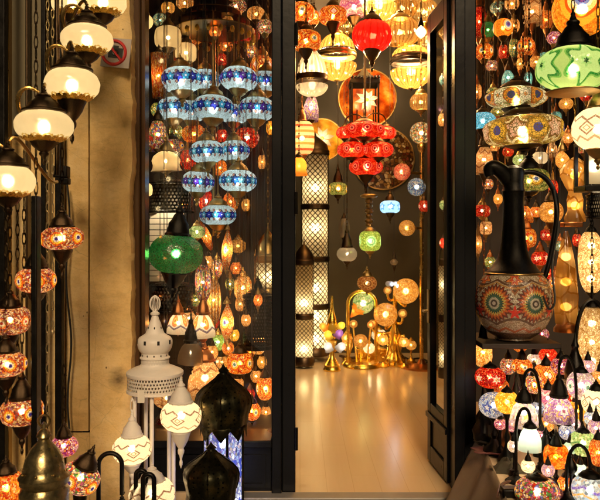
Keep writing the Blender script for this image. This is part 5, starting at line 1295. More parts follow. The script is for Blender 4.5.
# golden lotus lamp with coloured flowers
gl_ = thing('gold_lotus_lamp', (at(332, 0, 7.75).x, 7.75, 0), 'golden bouquet lamp with red yellow violet and white glass petals', 'floor lamp')
k = size(1, 7.75); Zi = lambda y: EYE-(y-HY)*k
prof = [(.001, 0), (8.5, 0), (9, 1.5), (7.5, 4), (7.8, 6), (5, 10), (2.6, 14), (2.2, 20), (3.6, 24), (5.2, 30), (2.2, 31), (.01, 32)]
MB().lathe([(r*k, z*k) for r, z in prof], 36).build('foot', M('gold_paint'), gl_)
MB().lathe([(5*k, Zi(331)), (5.6*k, Zi(325)), (4*k, Zi(318)), (2.2*k, Zi(312)), (1.2*k, Zi(306)), (.9*k, Zi(298)), (.01, Zi(296))], 24).build('spire', M('gold_paint'), gl_)
for px, py, r, mt in ((-9, 326, 4.4, 'petal_orange'), (9, 325, 4.4, 'petal_yellow'), (0, 327, 5, 'petal_yellow'), (-4, 334, 4.8, 'petal_yellow'), (7, 333, 4.6, 'petal_purple'), (-4, 346, 5, 'petal_grey'), (9, 346, 5, 'petal_grey')):
    c = Vector((px*k, -4*k, Zi(py)))
    link('glass_petal', unit('tulip'), gl_, c, (r*k*.85, r*k*.6, r*k*1.0), (R_(25), R_(px*5), 0), M(mt)); bulb(gl_, c, .16, (1, .9, .7), .015)
    MB().tube([c, (c.x*.3, 0, c.z-5*k)], .012, 6).build('twig', M('gold_paint'), gl_)
# low golden clutter on the floor
standing(379, 335, 15, 13, 8.45, 'clear_glass', 'clear glass ball lamp on a gold foot between hoop and branch lamps', basey=357, m='gold_paint', b=1.4, cap=.3, sh='ball')
standing(347, 345, 12, 12, 8.3, 'amber_glass', 'low amber ball lamp on gold foot beside the bouquet lamp', basey=360, m='gold_paint', b=1.4, cap=.4, sh='ball')
standing(411, 345, 11, 10, 8.2, 'amber_glass', 'low amber ball lamp on gold foot beside the brass pole base', basey=362, m='gold_paint', b=.8, cap=.4, sh='ball')
standing(369, 348, 12, 11, 8.1, 'clear_glass', 'low clear ball lamp on gold foot in front of the hoop lamp', basey=364, m='gold_paint', b=1.6, cap=.4, sh='ball')
bxs = thing('gold_box', at(375, 356, 8.35), 'small fretted gold box lying on the floor behind the hoop lamp', 'box'); bxs.location.z = .002
MB().box((-.22, -.10, 0), (.30, .10, .16)).build('body', M('gold_paint'), bxs, bevel=.012)
for i in range(6): MB().torus((-.17+.085*i, -.105, .085), .028, .008, 'y', 14, 5).build('fret_ring', M('gold_paint'), bxs)
def swirl(px, py, h, Y, label, flip=1):
    """slender curved brass lamp with one small glass globe"""
    c = at(px, py, Y); k = size(1, Y)
    t = thing('curved_brass_lamp', (c.x, Y, 0), label, 'floor lamp')
    z = c.z
    MB().lathe([(.001, 0), (5*k, 0), (5*k, .015), (1.6*k, .05), (.001, .06)], 24).build('base', M('gold_paint'), t)
    MB().tube(bez((0, 0, .04), (flip*7*k, 0, z*.5), (flip*8*k, 0, z+9*k), (0, 0, z+6*k), 18), .011, 8).build('curved_arm', M('gold_paint'), t)
    link('glass_globe', unit('ball'), t, (0, 0, z), (h*k, h*k, h*k), mat=M('amber_glass')); bulb(t, (0, 0, z), .55*(h/6)**2, BULBC, .02)
    link('cap', unit('cap'), t, (0, 0, z+h*k*.85), (h*k*.45, h*k*.45, 4*k), mat=M('gold_paint'))
swirl(383, 340, 5.5, 7.95, 'slender curved brass lamp with a small globe before the gold branch lamp')
swirl(404, 342, 5, 7.9, 'slender curved brass lamp close to the brass pole', -1)
swirl(346, 338, 4.5, 8.1, 'slender curved brass lamp left of the gold hoop', 1)
def floor_cable(pts, Y0, label, mat='cord_black', r=.010):
    cable('floor_cable', [Vector((at(px, 0, 700*EYE/(py-HY)).x, 700*EYE/(py-HY), r)) for px, py in pts], label, mat, r)
floor_cable([(340, 357), (352, 359), (372, 356), (388, 360)], 0, 'brown cable looping along the floor below the gold lamps', 'cord_brown', .016)
floor_cable([(405, 358), (418, 364), (428, 363), (420, 359), (408, 361)], 0, 'black cable coil by the brass pole base')
floor_cable([(432, 352), (427, 335), (431, 325)], 0, 'short white cable loop near the open door leaf', 'cord_white', .012) if False else None
# seen through the glass of the open door leaf
I(444, 243, 9, 12, 6.0, 'red_flower', 'small red flowered lamp seen through the door glass', sh='ball', cap=.5, fin=.3, b=1.5)
I(444, 205, 9, 11, 6.2, 'green_pale', 'dim green glass lamp seen through the door glass', sh='ball', cap=.6, fin=.4, b=.5)
I(443, 120, 10, 14, 6.0, 'amber_plain', 'amber tile lamp high up seen through the door glass', sh='egg', cap=.4, fin=.4, b=1.2)
I(444, 80, 10, 12, 6.2, 'teal', 'turquoise lamp high up seen through the door glass', sh='ball', cap=.4, fin=.4, b=1.2)
I(444, 30, 12, 16, 6.4, 'cream_bright', 'cream globe at the very top seen through the door glass', sh='pleat', cap=.4, fin=.4, b=1.4)
lattice_lamp(444, 6.7, [(262, 318), (318, 374)], 11, 'slim lattice column lamp standing behind the open door glass', hot=((.6,), (.3,)), b=2.2, n=10)
I(424, 206, 11, 13, 7.2, 'red_flower', 'small red and green flowered lamp tucked behind the door leaf edge', sh='ball', cap=.6, fin=.4, b=.5)
# ------------------------------------------------------------------ right display
# the jug
jr = size(38.5, 4.1)
jg = thing('mosaic_jug', at(513.5, 300, 4.1), 'huge long necked mosaic jug with round eye medallions and black neck', 'jug')
jg.location.z = .886 + jr*1.10
def jm():
    return mosaic('jug_mosaic', [(.62, .55, .42), (.50, .43, .32), (.70, .63, .50)], 34, 1.0, [
        dict(n=6, size=.46, z=-.08, shift=.5, petals=24, amp=.10, ramp=[(0, (.55, .5, .45)), (.10, (.06, .05, .05)), (.20, (.55, .52, .42)), (.32, (.03, .12, .08)), (.45, (.02, .06, .05)), (.52, (.65, .48, .12)), (.64, (.62, .14, .03)), (.80, (.18, .02, .01)), (.93, (.05, .02, .01))]),
        dict(n=6, size=.20, z=.52, shift=0, petals=7, amp=.35, ramp=[(0, (.7, .55, .35)), (.2, (.55, .05, .02)), (.5, (.75, .22, .03)), (.8, (.12, .03, .02))]),
        dict(n=6, size=.11, z=-.30, shift=0, petals=5, amp=.4, ramp=[(0, (.75, .03, .02)), (.8, (.7, .05, .03))]),
        dict(n=6, size=.13, z=.26, shift=0, kind='diamond', sx=1.3, ramp=[(0, (.10, .04, .02)), (.5, (.3, .1, .03))])],
        lines=[dict(n=6, kind='scallop', z=.50, amp=-.14, w=.025, c=(.10, .04, .02)), dict(n=6, kind='scallop', z=.44, amp=-.14, w=.018, c=(.45, .22, .05)), dict(n=6, kind='scallop', z=-.62, amp=.16, w=.03, c=(.10, .05, .03)), dict(n=12, kind='zig', z=-.80, amp=.1, w=.03, c=(.4, .1, .03))], bands=[(-1.2, -.84, (.05, .025, .012))],
        grout=(.16, .12, .08), gw=.035, opaque=True)
MATS['jug'] = jm
prof = [(.42, -1.10), (.48, -1.06), (.45, -1.02), (.62, -.92), (.82, -.70), (.95, -.42), (1.0, -.12), (.985, .12), (.90, .36), (.76, .56), (.60, .72), (.50, .80)]
link('body', MB().lathe(prof, 64).mesh('jug_body'), jg, (0, 0, 0), (jr,)*3, (0, 0, R_(-15)), M('jug'))
prof = [(.715, .625), (.70, .655), (.63, .73), (.53, .83), (.45, .95), (.39, 1.08), (.345, 1.25), (.315, 1.45), (.29, 1.75), (.27, 2.1), (.262, 2.5), (.285, 2.72), (.30, 2.76), (.275, 2.82), (.262, 3.0), (.285, 3.2), (.25, 3.34), (.12, 3.42), (.001, 3.44)]
link('neck', MB().lathe(prof, 36).mesh('jug_neck'), jg, (0, 0, 0), (jr,)*3, (0, 0, 0), M('black_iron'))
MB().tube(bez((-.12*jr, 0, 3.05*jr), (-.45*jr, -.02, 3.45*jr), (-.75*jr, -.02, 3.5*jr), (-.62*jr, -.02, 3.15*jr), 12), [.05-.0015*i for i in range(13)], 10).build('spout', M('black_iron'), jg)
MB().tube([(.05*jr, 0, 3.15*jr)] + bez((.10*jr, 0, 3.2*jr), (.75*jr, 0, 3.45*jr), (1.25*jr, 0, 2.9*jr), (1.10*jr, 0, 1.9*jr), 16)[1:] + bez((1.10*jr, 0, 1.9*jr), (1.0*jr, 0, 1.2*jr), (.9*jr, 0, .75*jr), (.80*jr, 0, .50*jr), 10)[1:], .015, 10).build('handle', M('black_iron'), jg)
MB().torus((0, 0, 0), .715*jr, .006, 'z', 36, 8).build('collar', M('old_brass'), jg, (0, 0, .628*jr))
cable('hanging_cable', [at(554, 190, 3.9), at(558, 225, 3.9), at(552, 265, 3.9), at(555, 300, 3.85), at(549, 309, 3.85), at(543, 296, 3.85)], 'black cable loop hanging beside the jug handle', r=.006)
Q = lamp_at
# big lamps in front
Q(573, 69, 74, 43, 3.0, 'star_green', 'big pale green glass globe with dark green stars at the upper right', cap=.95, fin=0, b=1.15, m='black_iron', capr=.45, name='star_pendant', rot=12)
pp = thing('gold_plate', at(573, 92, 3.0), 'flat gold plate ring hanging under the big green star globe', 'plate')
link('plate', unit('canopy_ring'), pp, (0, 0, 0), (.115, .115, .010), mat=M('old_brass')); MB().tube([(0, 0, .005), (0, 0, .05)], .012, 8).build('stub', M('old_brass'), pp)
Q(582, 10, 58, 52, 3.4, 'big_eye', 'large orange glass globe with a deep blue eye above the green star globe', cap=.4, fin=0, b=1.3, name='eye_pendant', rot=-12)
Q(598, 129, 50, 44, 3.1, 'white_line', 'white lamp with thin diamond lines at the edge under the star globe', cap=.6, fin=.5, b=1.25, m='old_brass', name='white_mosaic_pendant', rot=24, capr=.4)
Q(516, 98, 60, 22, 4.5, 'wide_pale', 'wide pale green flowered glass lamp above the gold rosette one', cap=.6, fin=.7, b=1.7, name='wide_pendant')
Q(523, 131, 78, 31, 4.4, 'wide_gold', 'widest gold rosette mosaic lamp above the jug neck', sh='drum', cap=.5, fin=.3, b=1.5, name='wide_pendant')
Q(483, 121, 26, 18, 4.6, 'teal', 'turquoise mosaic lamp close to the door post', cap=.5, fin=.9, b=1.4, bc=(.8, .95, 1))
Q(529, 181, 40, 23, 4.5, 'olive_eye', 'olive green mosaic lamp with one glowing yellow eye behind the jug neck', sh='drum', cap=.9, fin=.5, b=1.2, rot=2, m='black_iron')
R = [
 (503, 28, 20, 20, 4.9, 'big_eye', 'ball', 'round orange eye lamp with blue centre near the top of the door post', 25), (488, 30, 14, 18, 5.1, 'green_crackle', 'ball', 'green glass ball beside the round orange eye lamp', 0),
 (526, 47, 18, 20, 5.0, 'orange_eye', 'ball', 'orange eye lamp with pale blue core left of the star globe', 0), (514, 48, 10, 20, 5.3, 'gold_green', 'egg', 'narrow green glass lamp behind the pale cored eye lamp', 0),
 (484, 52, 18, 18, 5.0, 'orange_eye', 'ball', 'orange eye lamp with white hot centre against the door post', 40), (479, 22, 14, 34, 5.2, 'red_plain', 'egg', 'long red tile lamp touching the door post top', 0),
 (504, 52, 12, 16, 5.4, 'red_plain', 'ball', 'dim red tile ball between two orange eye lamps', 0), (554, 38, 14, 14, 4.6, 'purple', 'ball', 'pinkish white glittering ball beside the cap of the star globe', 0),
 (532, 12, 18, 26, 5.2, 'beige_zig', 'cyl', 'brown tasselled cylinder lamp at the top between eye lamps', 0), (512, 4, 14, 14, 5.3, 'amber_plain', 'ball', 'amber ball at the top edge beside the brown cylinder', 0),
 (498, 8, 16, 12, 5.5, 'teal_mix', 'globe', 'dark teal patchwork globe at the top near the long red lamp', 0), (536, 62, 14, 12, 5.2, 'amber_plain', 'ball', 'amber ball peeping out left of the star globe', 0),
 (508, 78, 13, 16, 5.2, 'teal', 'dome', 'pale blue glass bell above the wide flowered lamp', 0), (528, 80, 8, 18, 5.3, 'teal', 'egg', 'slim blue glass drop right of the pale blue bell', 0),
 (477, 92, 10, 16, 5.3, 'amber_plain', 'egg', 'amber tile lamp edge above the turquoise lamp', 0), (546, 84, 12, 12, 5.3, 'teal_mix', 'ball', 'teal patchwork ball left of the gold plate ring', 0),
 (566, 104, 14, 12, 4.8, 'amber_glass', 'ball', 'dim amber ball under the gold plate ring', 0), (498, 112, 14, 10, 5.0, 'gold_green', 'globe', 'small gold green globe under the wide flowered lamp', 0),
 (484, 160, 20, 28, 4.9, 'beige_zig', 'dome', 'beige bell lamp with long pointed foot beside the jug spout', 0), (482, 211, 16, 12, 5.0, 'red_flower', 'drum', 'red and white square lamp left of the jug neck', 0),
 (498, 199, 9, 12, 5.1, 'amber_glass', 'ball', 'dim amber ball close to the jug neck', 0), (540, 158, 16, 14, 5.0, 'clear_glass', 'ball', 'clear glass ball above the olive eye lamp', 0),
 (520, 160, 14, 12, 5.4, 'green_pale', 'ball', 'soft green ball behind the jug spout', 0), (526, 238, 20, 20, 4.8, 'orange_eye', 'drum', 'orange eye jar lamp right of the jug neck', 10),
 (524, 214, 18, 18, 5.0, 'orange_dia', 'dome', 'orange diamond bell lamp above the orange eye jar', 0), (548, 235, 15, 12, 4.8, 'red_flower', 'drum', 'red flowered globe inside the loop of the jug handle', 0),
 (540, 258, 17, 16, 4.7, 'red_flower', 'ball', 'dark red flowered ball on the jug shoulder side', 30), (551, 212, 24, 24, 4.7, 'amber_glass', 'ball', 'round crazed amber glass globe behind the jug handle', 0),
 (553, 188, 10, 18, 4.9, 'red_plain', 'egg', 'small red lamp between the olive eye lamp and handle', 0), (555, 283, 12, 16, 4.8, 'mixed', 'ball', 'small eye patterned ball beside the tall amber cone', 0),
 (549, 274, 8, 12, 5.0, 'red_plain', 'ball', 'tiny red ball between jug and amber cone', 0), (478, 244, 8, 20, 5.2, 'amber_plain', 'egg', 'slim amber lamp edge by the door post at jug height', 0),
 (505, 262, 10, 14, 5.4, 'beige_zig', 'ball', 'beige ball behind the jug shoulder', 0), (584, 148, 16, 12, 4.6, 'mixed_plain', 'ball', 'dark patchwork ball under the white lined lamp', 0),
 (562, 160, 14, 20, 4.8, 'amber_glass', 'drop', 'amber glass drop above the golden figure lamp', 0), (568, 138, 12, 12, 5.0, 'amber_plain', 'ball', 'amber tile ball left of the white lined lamp', 0),
 (492, 66, 13, 12, 5.7, 'mixed_plain', 'ball', 'dark patchwork ball low between the hot centred eye lamp and blue bell', 0), (514, 26, 11, 14, 5.8, 'amber_plain', 'egg', 'small amber egg between the blue centred eye lamp and the brown cylinder', 0),
 (546, 20, 13, 20, 5.6, 'orange_plain', 'egg', 'dim orange egg lamp between brown cylinder and the large orange eye globe', 0), (544, 58, 11, 12, 5.7, 'teal', 'ball', 'dim turquoise ball under the glittering pink ball', 0),
 (493, 92, 12, 10, 5.8, 'gold_green', 'ball', 'small gold green ball at the upper rim of the wide flowered lamp', 0), (520, 64, 10, 14, 5.8, 'amber_glass', 'drop', 'amber glass drop above the slim blue drop', 0),
 (494, 146, 12, 12, 5.8, 'amber_plain', 'ball', 'amber ball under the turquoise mosaic lamp', 0), (508, 152, 11, 10, 5.9, 'red_plain', 'globe', 'dim red globe below the widest rosette lamp', 0),
 (552, 150, 12, 16, 5.6, 'beige_zig', 'dome', 'dim beige bell below the end of the widest rosette lamp', 0), (488, 184, 11, 12, 5.7, 'mixed', 'ball', 'small eye patterned ball behind the jug spout side', 0),
 (486, 228, 12, 14, 5.6, 'beige_zig', 'drum', 'dim beige barrel under the red and white square lamp', 0), (490, 262, 12, 12, 5.7, 'gold_green', 'ball', 'dim gold green ball left of the jug shoulder', 0),
 (536, 212, 12, 12, 5.7, 'orange_plain', 'ball', 'small orange ball between orange bell and crazed amber globe', 0), (540, 284, 10, 14, 5.6, 'amber_glass', 'egg', 'dim amber egg right of the jug body', 0),
 (560, 246, 11, 12, 5.5, 'teal_mix', 'ball', 'teal patchwork ball below the crazed amber globe', 0), (577, 240, 9, 14, 5.4, 'red_plain', 'egg', 'thin red egg between amber cone tip and the upper ivory egg', 0),
 (586, 96, 12, 12, 5.2, 'red_flower', 'ball', 'red flowered ball between star globe and white lined lamp', 0), (556, 118, 11, 14, 5.5, 'teal', 'egg', 'dim turquoise egg right of the wide flowered lamp', 0),
 (578, 318, 14, 14, 5.0, 'green_pale', 'ball', 'green glass ball between amber cone and the lower ivory egg', 0), (542, 334, 14, 12, 4.9, 'purple', 'ball', 'purple glittering ball below the side of the jug', 0),
 (484, 340, 14, 12, 4.9, 'amber_plain', 'ball', 'amber ball glowing under the left of the jug', 0), (520, 346, 14, 12, 4.9, 'orange_plain', 'globe', 'orange globe glowing under the middle of the jug', 0),
]
for i, (px, py, w_, h_, Y, mt, sh, lb, rt) in enumerate(R):
    Q(px, py, w_, h_, Y, mt, lb, sh=sh, rot=rt if rt else i*41, b=.9, cap=.7, fin=.6, hk='cord' if i % 4 else 'chain', m=('bronze', 'old_brass', 'copper')[i % 3])
# golden figure and tall amber cone
gf = thing('amber_glass_lamp', at(575, 200, 4.5), 'twisted amber and gold glass lamp with bulbous top beside the egg lamps', 'lamp')
k = size(1, 4.5)
MB().lathe([(9*k, -22*k), (10*k, -18*k), (7*k, -10*k), (8*k, 0), (6*k, 8*k), (9*k, 14*k), (13*k, 24*k), (13*k, 30*k), (9*k, 37*k), (3*k, 42*k), (.01, 43*k)], 60, mod=lambda t, j, r, z: (r*(1+.10*math.cos(6*t+j*.8)), z)).build('twisted_glass', M('amber_glass'), gf)
bulb(gf, (0, 0, 25*k), .45, BULBC, .03); bulb(gf, (0, 0, -6*k), .3, BULBC, .03)
MB().box((-13*k, -6*k, -27*k), (6*k, 6*k, -22.2*k)).build('foot', M('copper'), gf, bevel=.006)
hang(gf, 'chain', 42*k, CEIL-gf.location.z, 'brass')
ac = thing('amber_cone_lamp', at(566, 340, 4.45), 'tall narrow amber streaked glass cone lamp between jug and egg lamps', 'lamp')
k = size(1, 4.45); ac.location.z = .886
zc = EYE-(232-HY)*k-.886
MB().lathe([(.001, 0), (12*k, 0), (12*k, .02), (9*k, .05)], 28).build('base', M('copper'), ac)
MB().lathe([(10*k, .05), (11.5*k, zc*.35), (9*k, zc*.65), (5*k, zc*.88), (2*k, zc), (.01, zc*1.01)], 48, mod=lambda t, j, r, z: (r*(1+.05*math.cos(9*t)), z)).build('streaked_cone', M('amber_glass'), ac)
for f_ in (.25, .5, .75): bulb(ac, (0, 0, zc*f_), .22, BULBC, .03)
# egg lamps
def egg(px, py, w, h, Y, label, b):
    t = Q(px, py, w, h, Y, 'egg_crackle', label, sh='egg', cap=.16, fin=.12, b=b*.3, name='egg_lamp', m='black_iron', capr=.4, finr=.4)
    H = size(h/2, Y); Rr = size(w/2, Y)
    for f_ in (-.5, .5): bulb(t, (0, 0, H*f_), watts(b*.3, Rr, H*.6), BULBC, .02)
    return t
egg(591, 262, 25, 66, 4.2, 'upper long ivory crackle glass egg lamp at the edge beyond the amber cone', 1.9)
egg(592, 342, 27, 74, 4.1, 'lower long ivory crackle glass egg lamp under the upper one', 1.2)
for (px, py, w_, h_, lb) in ((592, 342, 32, 84, 'black iron hoop framing the lower ivory egg lamp'),):
    p = at(px, py, 4.1); rg = thing('iron_hoop', p, lb, 'frame')
    MB().tube([(size(w_/2, 4.1)*math.sin(u), 0, size(h_/2, 4.1)*math.cos(u)) for u in [2*PI*i/40 for i in range(41)]], .012, 8, False).build('hoop', M('black_iron'), rg)
    MB().tube([(0, 0, size(h_/2, 4.1)), (0, 0, size(h_/2+14, 4.1))], .008, 6).build('hanger', M('black_iron'), rg)
wl = thing('white_pane_lantern', at(594, 166, 4.0), 'black framed lantern with white frosted panes at the edge', 'lantern')
k = size(1, 4.0)
for a in (-1, 1):
    for c_ in (-1, 1): MB().box((a*13*k-.01, c_*13*k-.01, -20*k), (a*13*k+.01, c_*13*k+.01, 20*k)).build('corner_bar', M('black_iron'), wl)
MB().box((-12.2*k, -12.6*k, -19*k), (12.2*k, -12.2*k, 19*k)).build('pane', M('white_frost'), wl)
MB().box((-15*k, -15*k, 20.1*k), (15*k, 15*k, 24*k)).build('lid', M('black_iron'), wl, bevel=.005)
MB().box((-15*k, -15*k, -26*k), (15*k, 15*k, -20.1*k)).build('floor_plate', M('black_iron'), wl, bevel=.005)
bulb(wl, (0, 0, 0), .5, (.95, .97, 1), .04)
hang(wl, 'chain', 24*k, CEIL-wl.location.z, 'black_iron')
for (px, py, w_, h_, Y, lb) in ((598, 205, 22, 26, 4.3, 'black pierced lantern at the edge under the white pane lantern'),):
    pierced_lantern(px, py, w_, h_, Y, lb, .25)
# lamps on and above the bench
zb = .331
standing(483, 352, 18, 30, 4.2, 'amber_plain', 'glowing amber lamp behind the bench close to the door post', basez=zb, b=1.6, sh='drum')
standing(490, 377, 30, 22, 4.0, 'red_flower', 'red mosaic lamp with white star pattern beside the door post', basez=zb, b=1.3, rot=10, cap=.3)
standing(508, 366, 16, 18, 4.15, 'mixed_plain', 'dark patchwork lamp behind the red star patterned one', basez=zb, b=1.0, cap=.6, sh='ball')
standing(494, 405, 30, 26, 3.75, 'blue_plate', 'blue and white flowered lamp at the front corner of the bench', basez=zb, b=1.1, rot=30, cap=0, sh='ball')
standing(507, 402, 24, 24, 3.6, 'yellow_rose', 'bright yellow rose glass lamp beside the blue white flowered one', basez=zb, b=1.6, cap=.3, sh='ball')
swan(524, 413, 28, 26, 3.45, 'lavender', 'lavender and cream tulip lamp under a black cone cap', side=1, basez=zb, m='black_iron', b=1.5, sh='dome', fin=0)
swan(530, 438, 23, 24, 3.3, 'ice', 'plain pale ice blue glass lamp on a swan neck', side=-1, basez=zb, m='black_iron', b=1.3, sh='dome', fin=0, cap=.4, reach=1.1)
swan(559, 408, 30, 26, 3.55, 'purple_eye', 'violet and yellow flowered lamp under a tall black cone cap', side=1, basez=zb, m='black_iron', b=1.5, sh='dome', fin=.4, rot=0, cap=1.1)
standing(548, 398, 20, 20, 3.8, 'pink_stripe', 'pink and cream scaled lamp behind the violet flowered one', basez=zb, b=1.5, cap=.6, sh='ball')
standing(581, 385, 28, 30, 3.7, 'white_green_eye', 'white and violet lamp with one green eye', basez=zb, b=1.3, rot=5, sh='ball', cap=.3)
standing(546, 374, 22, 20, 4.0, 'orange_dia', 'orange diamond lamp behind the scaled lamp', basez=zb, b=1.5, cap=.6, sh='drum')
standing(534, 384, 18, 20, 3.95, 'mixed', 'eye patterned amber lamp between yellow rose and pink lamps', basez=zb, b=1.5, cap=.5, sh='ball')
standing(548, 355, 18, 14, 4.1, 'red_plain', 'glowing scarlet lamp under the jug side by the amber cone', basez=zb, b=2.0, cap=.8)
standing(561, 366, 20, 18, 3.95, 'purple', 'purple tile lamp behind the green eyed lamp', basez=zb, b=1.0, cap=.6, sh='ball')
standing(596, 402, 28, 28, 3.6, 'white_line', 'white lined lamp at the edge behind the soft green one', basez=zb, b=1.2, cap=.4, sh='ball')
standing(577, 411, 20, 22, 3.75, 'yellow_rose', 'amber yellow lamp between the violet and white lined lamps', basez=zb, b=1.2, cap=.5, sh='ball')
standing(583, 443, 28, 26, 3.35, 'green_pale', 'soft green curled glass lamp behind the bent black arm', basez=zb, b=1.3, cap=.3, sh='ball')
standing(556, 456, 24, 24, 3.25, 'orange_panel', 'fiery orange flame glass lamp in the middle of the bench', basez=zb, b=1.5, cap=.7, sh='drum', m='black_iron')
standing(537, 492, 44, 32, 3.08, 'mixed_plain', 'large patchwork mosaic lamp at the front edge of the bench', basez=zb, b=1.5, cap=.2, m='black_iron')
swan(590, 490, 36, 34, 3.05, 'blue_curl', 'blue curled glass lamp under the tall bent black arm', side=-1, basez=zb, m='black_iron', b=1.4, sh='ball', cap=.3, fin=0, rise=2.2, reach=1.2)
standing(598, 452, 18, 30, 3.2, 'orange_plain', 'orange tile lamp at the edge behind the blue curled one', basez=zb, b=1.2, cap=.4, sh='ball')
standing(566, 486, 18, 22, 3.15, 'orange_eye', 'orange eye lamp right of the patchwork mosaic lamp', basez=zb, b=1.4, cap=.4, sh='ball')
standing(500, 386, 18, 14, 4.0, 'orange_plain', 'orange tile lamp squeezed between red star lamp and yellow rose lamp', basez=zb, b=1.3, cap=.7)
standing(522, 366, 20, 16, 4.1, 'orange_eye', 'orange eyed lamp under the jug middle', basez=zb, b=1.2, cap=.9)
standing(534, 360, 14, 14, 4.15, 'lavender', 'small lavender lamp under the jug right of the orange eyed one', basez=zb, b=1.1, cap=.8, sh='ball')
standing(512, 424, 14, 16, 3.65, 'pink_stripe', 'small pink scaled lamp below the yellow rose lamp', basez=zb, b=1.0, cap=.9, sh='ball')
standing(567, 432, 16, 16, 3.5, 'blue_plate', 'small blue and white lamp below the violet flowered shade', basez=zb, b=1.2, cap=.9, sh='ball')
standing(546, 424, 16, 16, 3.6, 'amber_plain', 'small amber lamp behind the tall unlit dark lamp', basez=zb, b=1.3, cap=.9, sh='ball')
standing(572, 398, 14, 16, 3.9, 'red_plain', 'small red tile lamp between violet shade and green eyed lamp', basez=zb, b=1.1, cap=.9, sh='ball')
standing(596, 428, 16, 18, 3.4, 'purple_eye', 'small violet lamp at the edge above the orange tile lamp', basez=zb, b=1.2, cap=.9, sh='ball')
for i, (px, py, w_, h_, Y, mt, lb) in enumerate([
 (516, 396, 14, 14, 3.9, 'white_green_eye', 'small white lamp with green eye behind the lavender tulip'), (538, 408, 13, 14, 3.7, 'blue_plate', 'small blue white lamp between lavender and violet shades'),
 (542, 436, 13, 13, 3.45, 'purple', 'small purple lamp beside the ice blue shade'), (514, 446, 13, 13, 3.4, 'lavender', 'small lavender lamp left of the ice blue shade'),
 (570, 448, 12, 13, 3.35, 'ice', 'small pale blue lamp between flame orange and soft green'), (548, 470, 13, 13, 3.2, 'purple_eye', 'small violet eyed lamp above the patchwork lamp'),
 (528, 466, 14, 13, 3.2, 'white_line', 'small white lined lamp above the patchwork lamp front'), (574, 424, 12, 13, 3.6, 'white_green_eye', 'small white lamp right below the violet flowered shade'),
 (590, 418, 12, 14, 3.55, 'blue_curl', 'small blue curled lamp beneath the white lined lamp'), (588, 366, 14, 14, 3.95, 'purple_eye', 'small violet eyed lamp above the green eyed lamp'),
 (600, 378, 14, 16, 3.9, 'amber_plain', 'amber lamp at the edge right of the green eyed lamp'), (534, 372, 12, 12, 4.12, 'blue_plate', 'tiny blue white lamp left of the orange diamond lamp'),
 (560, 384, 13, 13, 3.95, 'white_line', 'tiny white lined lamp above the violet flowered shade'), (500, 424, 12, 12, 3.7, 'purple', 'tiny purple lamp below the blue white flowered one'),
 (580, 470, 13, 14, 3.2, 'ice', 'small pale blue lamp beside the bent black arm'), (556, 494, 14, 14, 3.08, 'purple', 'small purple lamp at the bench front beside the patchwork lamp')]):
    standing(px, py, w_, h_, Y, mt, lb, basez=zb, b=1.3, cap=.8, sh='ball' if i % 2 else 'globe', rot=i*33)
# dark unlit metal lamps on the bench
for (px, py, w_, h_, Y, lb) in ((546, 448, 18, 44, 3.3, 'tall unlit dark lamp with pointed cap between ice blue and orange glass'), (575, 352, 20, 40, 3.85, 'unlit dark lamp with curled top before the lower egg lamp'), (571, 470, 12, 40, 3.1, 'unlit slim dark lamp beside the bent black arm'), (516, 384, 10, 30, 3.85, 'unlit thin dark lamp behind the yellow rose glass')):
    c = at(px, py, Y); t = thing('unlit_lamp', (c.x, c.y, zb), lb, 'lamp')
    rr = size(w_/2, Y); zt_ = c.z - zb + size(h_/2, Y)
    MB().lathe([(.001, 0), (rr*.9, 0), (rr*.9, .015), (rr*.35, .04), (rr*.25, zt_*.45), (rr*.5, zt_*.52)], 22).build('stem', M('black_iron'), t)
    MB().lathe([(rr*.5, zt_*.525), (rr, zt_*.60), (rr*1.02, zt_*.66), (rr*.8, zt_*.74), (rr*.4, zt_*.82), (rr*.3, zt_*.86), (rr*.4, zt_*.88), (rr*.15, zt_*.94), (.001, zt_)], 28).build('cap', M('black_iron'), t)
# things lying on the bench
def onb(px, py, z=zb): # a point on the bench top seen at this pixel
    Y = 700*(EYE-z)/(py-HY); return Vector(((px-HX)/700*Y, Y, z))
pt = thing('dark_pot', onb(487, 444), 'black lumpy metal pot at the bench corner under the blue flowered lamp', 'pot')
MB().lathe([(.001, 0), (.05, 0), (.07, .03), (.075, .08), (.055, .12), (.06, .15), (.04, .19), (.045, .2), (.001, .2)], 40, mod=lambda t, j, r, z: (r*(1+.10*math.cos(5*t+z*30)), z)).build('body', M('black_iron'), pt)
dsh = thing('leaf_dish', onb(493, 455), 'plum coloured leaf shaped dish near the bench edge', 'dish')
mb = MB(); n = 24
vs = [(0, 0, .004)] + [((.11*(1+.18*math.cos(5*2*PI*i/n)))*math.cos(2*PI*i/n), .6*(.11*(1+.18*math.cos(5*2*PI*i/n)))*math.sin(2*PI*i/n), .03) for i in range(n)]
mb.add(vs, [(0, 1+i, 1+(i+1) % n) for i in range(n)])
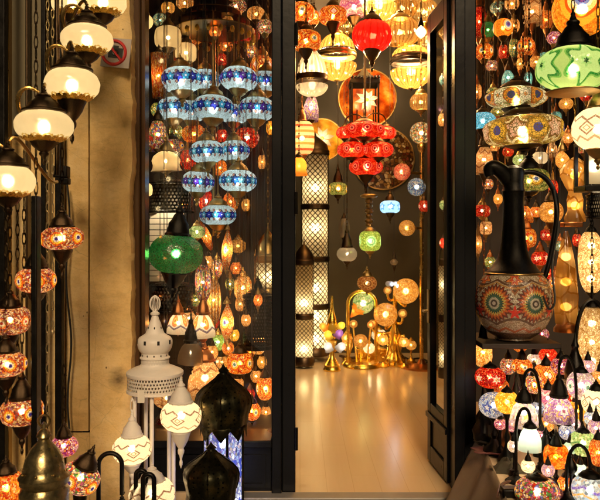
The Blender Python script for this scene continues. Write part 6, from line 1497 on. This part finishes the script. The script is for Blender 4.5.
o = mb.build('leaf', M('plum_cloth'), dsh); s = o.modifiers.new('Solidify', 'SOLIDIFY'); s.thickness = .006
bg_ = thing('folded_cloth', onb(508, 470), 'crumpled olive cloth lying on the bench in front of the leaf dish', 'cloth')
mb = MB(); N_ = 20; vs = []; fs = []
for i in range(N_+1):
    for j in range(N_+1):
        u, v = i/N_-.5, j/N_-.5
        r_ = math.hypot(u, v)*2
        vs.append((u*.16, v*.12, max(.003, .05*(1-r_**2)*(1+.8*mnoise.noise(Vector((u*7, v*7, 2)))))))
for i in range(N_):
    for j in range(N_):
        a = i*(N_+1)+j; fs.append((a, a+1, a+N_+2, a+N_+1))
mb.add(vs, fs); mb.build('cloth', M('olive_cloth'), bg_)
cable('bench_cable', [onb(474, 444)+Vector((0, 0, .02)), onb(486, 448)+Vector((0, 0, .03)), onb(500, 452)+Vector((0, 0, .01)), onb(514, 452)+Vector((0, 0, .02))], 'black cable crossing the bench beside the leaf dish', r=.006)
cable('bench_cable', [onb(497, 498)+Vector((0, 0, .008)), onb(502, 486)+Vector((0, 0, .008)), onb(514, 483)+Vector((0, 0, .008)), onb(524, 488)+Vector((0, 0, .008)), onb(532, 478)+Vector((0, 0, .008))], 'grey brown cable curling at the front of the bench', 'cord_brown', .007)
cable('bench_cable', [onb(520, 484)+Vector((0, 0, .008)), onb(512, 473)+Vector((0, 0, .02)), onb(524, 468)+Vector((0, 0, .01)), onb(540, 470)+Vector((0, 0, .008))], 'olive cable loop beside the crumpled cloth', 'cord_brown', .006)
ad = thing('plug_adapter', onb(512, 496), 'black plug adapter box at the front of the bench', 'adapter')
MB().box((-.05, -.03, 0), (.05, .03, .04)).build('case', M('black_iron'), ad, bevel=.008)
bt = thing('copper_jar', onb(506, 446), 'small copper jar with lid behind the leaf dish', 'jar')
MB().lathe([(.001, 0), (.03, 0), (.045, .04), (.04, .09), (.025, .12), (.03, .14)], 24).build('body', M('copper'), bt)
MB().lathe([(.031, .1405), (.02, .16), (.006, .175), (.008, .19), (.001, .195)], 24).build('lid', M('copper'), bt)
